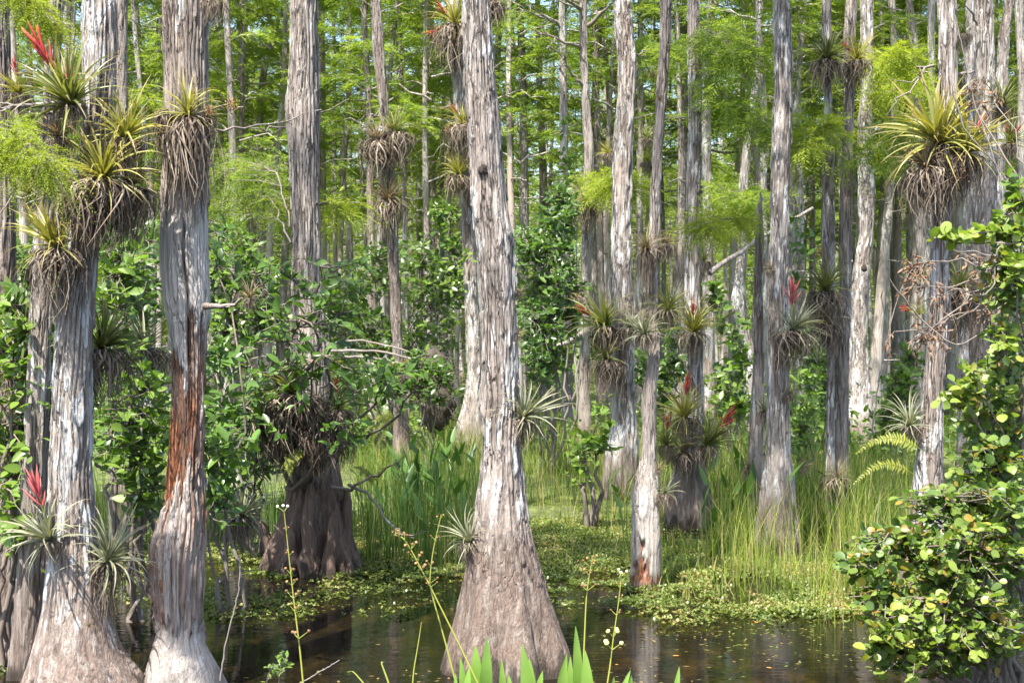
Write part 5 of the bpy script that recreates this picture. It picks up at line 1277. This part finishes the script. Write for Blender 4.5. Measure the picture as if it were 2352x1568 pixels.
lances("pickerelweed_bed", "bed of dark lance leaved water plants behind the dark stump", [(900, 1100, 15.5, 20, 85, .45, 1.1), (820, 1010, 14.8, 19, 45, .3, .8), (1600, 2000, 15, 22, 50, .4, .9), (1390, 1470, 15, 17.5, 8, .6, 1.0)], 3, M_LANCED, L=(.16, .30))

def floating():
    rng = np.random.default_rng(9); g = Geo()
    regs = [(480, 1120, 14.4, 17.8, 9500, .8), (900, 1500, 13.9, 21., 21000, .95), (1400, 2020, 12.5, 17., 17000, 1.1), (480, 1100, 12.2, 14.6, 2400, .28), (1180, 1500, 12.2, 14.2, 1800, .4), (1500, 2000, 11.9, 12.8, 1200, .35), (-20, 500, 12.5, 18, 3600, .9), (820, 1960, 17, 26, 11000, 1.1), (0, 260, 10.2, 12.5, 400, .3)]
    for x0, x1, d0, d1, n, dens in regs:
        D = np.sqrt(rng.uniform(d0 * d0, d1 * d1, n)); x = X(rng.uniform(x0, x1, n), D)
        q = np.stack([x * 1.3, D * .8, 0 * x], -1); pat = vnoise(q, 31) + .9 * vnoise(q * 3.3, 32)
        keep = pat > rng.uniform(-.55, .45, n) + .55 - dens * .75 + 1.2 * sstep(1.6, 0, D - 12.1 - .7 * vnoise(np.stack([x * .7, 0 * x, 0 * x], -1), 38)) * (dens > .5)
        x, D = x[keep], D[keep]; n = len(x)
        hh = np.clip(.014 + .05 * np.clip(vnoise(np.stack([x * 1.5, D * 1.2, 0 * x], -1), 33) + .3, 0, 1) * rng.uniform(.2, 1.3, n), .012, .16) * (1 if dens > .3 else .45)
        tint0 = np.clip(.42 + .5 * vnoise(np.stack([x * 2.3, D * 1.8, 0 * x], -1), 36) + rng.normal(0, .22, n), 0, 1)
        for k in range(5):          # a whorl of small leaves
            az = rng.uniform(0, 6.28, n); el = rng.uniform(-.1, .9, n); l = rng.uniform(.016, .04, n); w_ = l * .32
            d = np.stack([np.cos(az) * np.cos(el), np.sin(az) * np.cos(el), np.sin(el)], -1); s = np.stack([-np.sin(az), np.cos(az), rng.normal(0, .3, n)], -1)
            c = np.stack([x, D, hh], -1)
            V = np.stack([c, c + d * (l * .55)[:, None] + s * w_[:, None], c + d * l[:, None], c + d * (l * .55)[:, None] - s * w_[:, None]], 1)
            g.add(V.reshape(-1, 3), np.arange(4 * n).reshape(-1, 4), np.repeat(np.clip(tint0 + rng.normal(0, .12, n), 0, 1), 4))
    # loose flat bits lying on the surface
    n = 2600; D = np.sqrt(rng.uniform(9.8 ** 2, 15 ** 2, n)); x = X(rng.uniform(420, 2060, n), D)
    pat = vnoise(np.stack([x * .9, D * 1.3, 0 * x], -1), 35); keep = pat > rng.uniform(-.2, .9, n) - .35 * sstep(11, 13.5, D)
    x, D = x[keep], D[keep]; n = len(x); az = rng.uniform(0, 6.28, n); l = rng.uniform(.01, .03, n)
    d = np.stack([np.cos(az), np.sin(az), 0 * az], -1) * l[:, None]; s = np.stack([-np.sin(az), np.cos(az), 0 * az], -1) * (l * .4)[:, None]
    c = np.stack([x, D, rng.uniform(.003, .009, n)], -1)
    V = np.stack([c - d, c + s, c + d, c - s], 1); g.add(V.reshape(-1, 3), np.arange(4 * n).reshape(-1, 4), np.repeat(rng.uniform(.6, 1, n), 4))
    return tag(link("floating_plants", g.mesh("floating_plants", M_FLOAT)), "mat of small floating leaves over the pool", "water plants", kind="stuff")
floating()

def undergrowth():
    rng = np.random.default_rng(21); g = Geo(); v0, f0 = leaf_geo(.5, 'oval', .15, .25)
    v0 = v0.reshape(7, 3, 3)[[0, 2, 4, 6]].reshape(-1, 3); f0 = grid_faces(4, 3, False)
    for c_ in range(420):
        D = 28 + 60 * rng.random() ** 1.2; x = X(rng.uniform(-150, 2500), D); h = rng.uniform(.6, 2.4) * (1.15 if D > 40 else .8); w_ = rng.uniform(.5, 1.3)
        n = int(110 * rng.uniform(.5, 1.3))
        p = np.stack([x + rng.normal(0, w_ * .55, n), D + rng.normal(0, w_ * .5, n), np.abs(rng.normal(.2, .55, n)) * h * .62], -1)
        d = nrm(rng.normal(0, 1, (n, 3)) * (1, 1, .5) + (0, 0, .25)); up = nrm(rng.normal(0, .5, (n, 3)) + (0, -.2, .8)); y = nrm(np.cross(up, d)); zz = np.cross(d, y)
        A = np.stack([d, y, zz], -1) * (rng.uniform(.10, .21, n))[:, None, None]
        V = np.einsum('nij,vj->nvi', A, v0) + p[:, None]
        g.add(V.reshape(-1, 3), (f0[None] + (np.arange(n) * len(v0))[:, None, None]).reshape(-1, 4), np.repeat(np.clip(rng.uniform(0, 1) + rng.normal(0, .2, n), 0, 1), len(v0)))
    return tag(link("undergrowth", g.mesh("undergrowth", M_BUSHS)), "leafy undergrowth between the far trunks", "undergrowth", kind="stuff")
undergrowth()
def far_wood():
    """the wood beyond the last trees one can tell apart: thin stems and feathery foliage, one mass"""
    rng = np.random.default_rng(22); gl, gf = Geo(), Geo(); pp, dd, LL = [], [], []
    for i in range(210):
        D = rng.uniform(112, 165); x = X(rng.uniform(-250, 2600), D); h = rng.uniform(15, 22)
        tube(gl, wob((x, D, 0), (x + rng.normal(0, .5), D, h), 8, .02, i), np.linspace(.16, .03, 8), 5, rng.uniform(0, 1), cap=False)
        n = 330; p = np.stack([x + rng.normal(0, 1.9, n), D + rng.normal(0, 1.6, n), h * rng.uniform(.12, 1.02, n)], -1)
        pp.append(p); dd.append(np.stack([rng.normal(0, 1, n), rng.normal(0, 1, n), rng.normal(-.1, .3, n)], -1)); LL.append(rng.uniform(.8, 1.5, n))
    sprays(gf, np.concatenate(pp), np.concatenate(dd), np.concatenate(LL), rng, K=6, leaf=.7, w=.075)
    gl_ = link("far_wood_stems", gl.mesh("far_wood_stems", M_BARK['far'])); tag(gl_, "pale stems of the far wood", "wood", kind="stuff")
    tag(link("far_wood_foliage", gf.mesh("far_wood_foliage", M_CYP, smooth=False)), "feathery green mass of the far wood", "wood", kind="stuff")
far_wood()

# ferns
def fern(px, py, D, tip, label, seed, n=1, size=1.):
    o = P(px, py, D); root = thing("fern", label, "fern", tuple(o)); rng = np.random.default_rng(seed)
    for i in range(n):
        q = P(tip[0] + rng.normal(0, 14) * (i > 0), tip[1] + rng.normal(0, 20) * (i > 0), D - rng.uniform(-.1, .2)) - o
        t = np.linspace(0, 1, 26); L = np.linalg.norm(q)
        pts = q * t[:, None] + np.array((0, 0, 1.)) * (.22 * L * np.sin(t * math.pi))[:, None]
        g = Geo(); tube(g, pts, np.linspace(.004, .0015, 26), 4)
        tn = nrm(np.gradient(pts, axis=0)); sd = nrm(np.cross(tn, (0.2, -.9, .5)))
        for k in range(3, 26):
            for s in (-1, 1):
                l = size * .085 * math.sin(min(1, (k + 1) / 9) * math.pi / 2) * (1.05 - k / 27) * rng.uniform(.6, 1.1); d = nrm(sd[k] * s + tn[k] * .35 + rng.normal(0, .16, 3) - np.array((0, 0, .15))); u = tn[k] * .0065 * size
                b = pts[k]; g.add([b - u, b + d * l * .5 - u, b + d * l, b + d * l * .5 + u, b + u], [(0, 1, 2, 3)], rng.uniform(0, 1)) ; g.add([b - u, b + d * l * .5 + u, b + u], [(0, 1, 2)], .5)
        link("frond", g.mesh("frond", M_FERN), root)
fern(2120, 1035, 11.8, (1968, 1040), "yellow sunlit fern frond arching left of the tall pale cypress", 1, 1, 1.3)
fern(2100, 1090, 11.6, (1962, 1110), "darker yellow fern frond just under the arching one", 2, 1, 1.1)
fern(910, 960, 15.5, (862, 1000), "yellow fern cluster right of the shaded leafy shrub", 3, 4, 1.2)
fern(790, 830, 16.5, (752, 880), "small upright yellow fern behind the leafy shrub", 4, 2, .9)
fern(860, 1120, 14.8, (830, 1080), "drooping yellow fern beside the dark stump", 5, 2, .9)
fern(2240, 900, 14., (2236, 960), "pale fern fronds hanging behind the right thicket", 6, 3, 1.1)
fern(700, 1040, 14.0, (660, 1085), "dark hanging fern under the shaded bromeliads", 7, 4, 1.)

# ================================================================== FOREGROUND PLANTS
def lance_plant(leaves, label, D, seed):
    bx = np.mean([l[0] for l in leaves]); o = np.array((X(bx, D), D, -.1)); root = thing("arrowhead_plant", label, "water plant", tuple(o)); rng = np.random.default_rng(seed)
    for i, (x0, x1, ytop, wpx) in enumerate(leaves):
        dd = rng.uniform(-.12, .12); tip = P(x1, ytop, D + dd) - o; b = np.array((X(x0, D + dd), D + dd, Z(1640, D))) - o
        L = np.linalg.norm(tip - b); n = 12; t = np.linspace(0, 1, n)
        mid = b + (tip - b) * t[:, None] + np.array((rng.normal(0, .01), -.02, 0)) * np.sin(t * math.pi)[:, None]
        w = wpx * .8 / FPX * D * .5 * np.sin(np.clip(.30 + .70 * t, 0, 1) * math.pi) ** .8 + .0008
        yaw = rng.uniform(-.7, .7); s = np.array((math.cos(yaw), math.sin(yaw), 0)); f = np.array((-math.sin(yaw), math.cos(yaw), 0)) * -.35
        l = mid + (s + f) * w[:, None]; r = mid + (-s + f) * w[:, None]
        g = Geo(); g.add(np.stack([l, mid, r], 1).reshape(-1, 3), grid_faces(n, 3, False), .4)
        tube(g, np.stack([b + (0, .004, 0), b * .4 + np.array((0, 0, -.05)) * .6, (b[0] * .2, 0, -.12)]), (.006, .007, .008), 6, .4)
        link("leaf", g.mesh("leaf", M_LANCE), root)
LD_ = 6.9
lance_plant([(1068, 1058, 1508, 30), (1088, 1092, 1480, 44), (1110, 1118, 1462, 38), (1050, 1046, 1545, 20), (1070, 1078, 1530, 30)], "lance leaved water plant at the bottom edge left of the middle cypress foot", LD_, 1)
lance_plant([(1160, 1152, 1512, 26), (1150, 1168, 1548, 30), (1216, 1200, 1478, 40), (1214, 1216, 1510, 44), (1232, 1246, 1540, 30)], "lance leaved water plant at the bottom edge in front of the middle cypress foot", LD_, 2)
lance_plant([(1300, 1302, 1500, 38), (1315, 1310, 1506, 26), (1332, 1322, 1436, 34), (1350, 1344, 1492, 40), (1340, 1352, 1520, 36)], "tallest lance leaved water plant at the bottom edge right of the middle cypress foot", LD_, 3)
lance_plant([(1395, 1410, 1552, 26), (1420, 1448, 1538, 26), (1432, 1450, 1550, 30), (1538, 1560, 1530, 22)], "low lance leaved water plant at the bottom edge near the seed stalk", LD_, 4)
FS_ = []
def seed_geo(seed, mat):
    rng = np.random.default_rng(seed); g = Geo()
    for k in range(3):
        az = k * 2.1 + rng.uniform(-.4, .4); L = rng.uniform(.025, .05); d = np.array((math.cos(az), math.sin(az) * .6, .75)); d = nrm(d)
        tube(g, np.stack([(0, 0, 0), d * L * .6, d * L]), (.0022, .0016, .0014), 4, .3, 0)
        c = d * L; th = np.linspace(0, 2 * math.pi, 8, endpoint=False)
        q = np.linspace(0, 1, 6); tube(g, c + d * (q * .016)[:, None], .0085 * np.sin(np.clip(q, .03, .97) * math.pi) + .0005, 7, rng.uniform(0, 1), 1, cap=False)
    return g.mesh("flower_whorl", [M_STALK, mat])
WH = {'dry': [seed_geo(1, M_SEED), seed_geo(2, M_SEED)], 'ball': [seed_geo(3, M_BERRY)], 'white': [seed_geo(4, M_WHITE)]}
def stalk(label, pts_px, D, whorls, seed, r=.0048):
    o = P(*pts_px[0][:2], D); root = thing("flower_stalk", label, "flower stalk", tuple(o))
    pts = np.array([P(a, b, D) for a, b in pts_px]) - o; t = np.linspace(0, len(pts) - 1, 22)
    q = np.stack([np.interp(t, np.arange(len(pts)), pts[:, k]) for k in range(3)], -1)
    for _ in range(2): q[1:-1] = (q[:-2] + 2 * q[1:-1] + q[2:]) / 4
    g = Geo(); tube(g, q, np.linspace(r, r * .35, 22), 7, .6); link("stalk", g.mesh("stalk", M_STALK), root)
    L = np.linspace(0, 1, 22)
    for i, (f, kind, s) in enumerate(whorls):
        p = np.array([np.interp(f, L, q[:, k]) for k in range(3)])
        link("flower_whorl", WH[kind][i % len(WH[kind])], root, Matrix.Translation(p) @ Matrix.Rotation(i * 1.3, 4, 'Z') @ Matrix.Diagonal((s, s, s, 1)))
stalk("upright yellow green stalk with brown seed whorls in front of the dark stump pool", [(700, 1610), (690, 1500), (675, 1380), (665, 1290), (652, 1170)], 6.9, [(.32, 'dry', 1.1), (.45, 'dry', 1.), (.52, 'dry', 1.), (.6, 'dry', .9), (.67, 'dry', .9), (.78, 'dry', .6), (.9, 'dry', .5), (.99, 'white', .9)], 1)
stalk("long yellow stalk slanting up to the left, brown seeds along it", [(1112, 1600), (1060, 1490), (1010, 1390), (975, 1320), (930, 1235), (905, 1228)], 6.9, [(.52, 'dry', .7), (.62, 'dry', 1.), (.68, 'dry', 1.), (.74, 'dry', 1.), (.82, 'dry', .8), (.9, 'dry', .7), (.98, 'dry', .7)], 2)
stalk("green stalk bending from the slanting yellow one's foot up to the left", [(1055, 1600), (1030, 1500), (1005, 1410), (985, 1340), (995, 1260), (1014, 1180)], 7.0, [(.6, 'dry', .8), (.7, 'dry', .7), (.85, 'dry', .6), (.97, 'dry', .6)], 3)
stalk("straight green stalk with a drooping brown tip, right of the middle foot", [(1336, 1610), (1342, 1480), (1346, 1380), (1352, 1330), (1360, 1285)], 6.9, [(.62, 'dry', .9), (.8, 'dry', .8), (.9, 'dry', .9), (.97, 'dry', .9)], 4)
stalk("stalk carrying round yellow seed balls near the hollow stump's reflection", [(1388, 1610), (1400, 1540), (1408, 1470), (1420, 1390), (1428, 1320)], 6.9, [(.42, 'ball', 1.5), (.52, 'ball', 1.35), (.68, 'dry', .7), (.8, 'dry', .6), (.9, 'dry', .6), (.99, 'white', .8)], 5)
stalk("pale grass like stalk rising from the bottom edge into the dark pool", [(945, 1610), (950, 1540), (962, 1470), (968, 1428)], 6.8, [], 6, .004)
stalk("fuzzy pale grass head leaning left at the bottom edge", [(905, 1610), (890, 1560), (875, 1520), (880, 1520)], 6.8, [], 7, .006)
stalk("fuzzy pale grass head leaning further left along the bottom edge", [(860, 1610), (835, 1568), (815, 1545), (808, 1540)], 6.8, [], 8, .005)
shrub("water_seedling", "tiny round leaved seedling at the bottom edge beside the snag", "seedling", (X(640, 8.2), 8.2, -.05), 8.15, [(645, 1515, 22, 28, 0, .1), (625, 1540, 14, 20, 0, .1)], 14, 6, 'bush', .035, 31, n_obj=90, r0=.005)
for i_, (px_, by_, s_, l_) in enumerate([(1545, 1508, .05, "orange fallen leaf afloat right of the stump reflection"), (1740, 1432, .055, "orange fallen leaf afloat near the grass edge"), (1420, 1528, .03, "small orange leaf afloat close to the seed ball stalk"), (1760, 1535, .045, "dull orange leaf afloat near the bottom edge"), (1118, 1562, .045, "pale pink leaf afloat among the lance leaves")]):
    D_ = DB(by_); v, f = LG['bush'][2]; g = Geo(); g.add(v * s_ * (1, 1, .4), f, .4); o_ = link("fallen_leaf", g.mesh("fallen_leaf", M_FLOATLEAF)); o_.location = (X(px_, D_), D_, .012); o_.rotation_euler = (0, 0, i_ * 1.9); tag(o_, l_, "leaf")
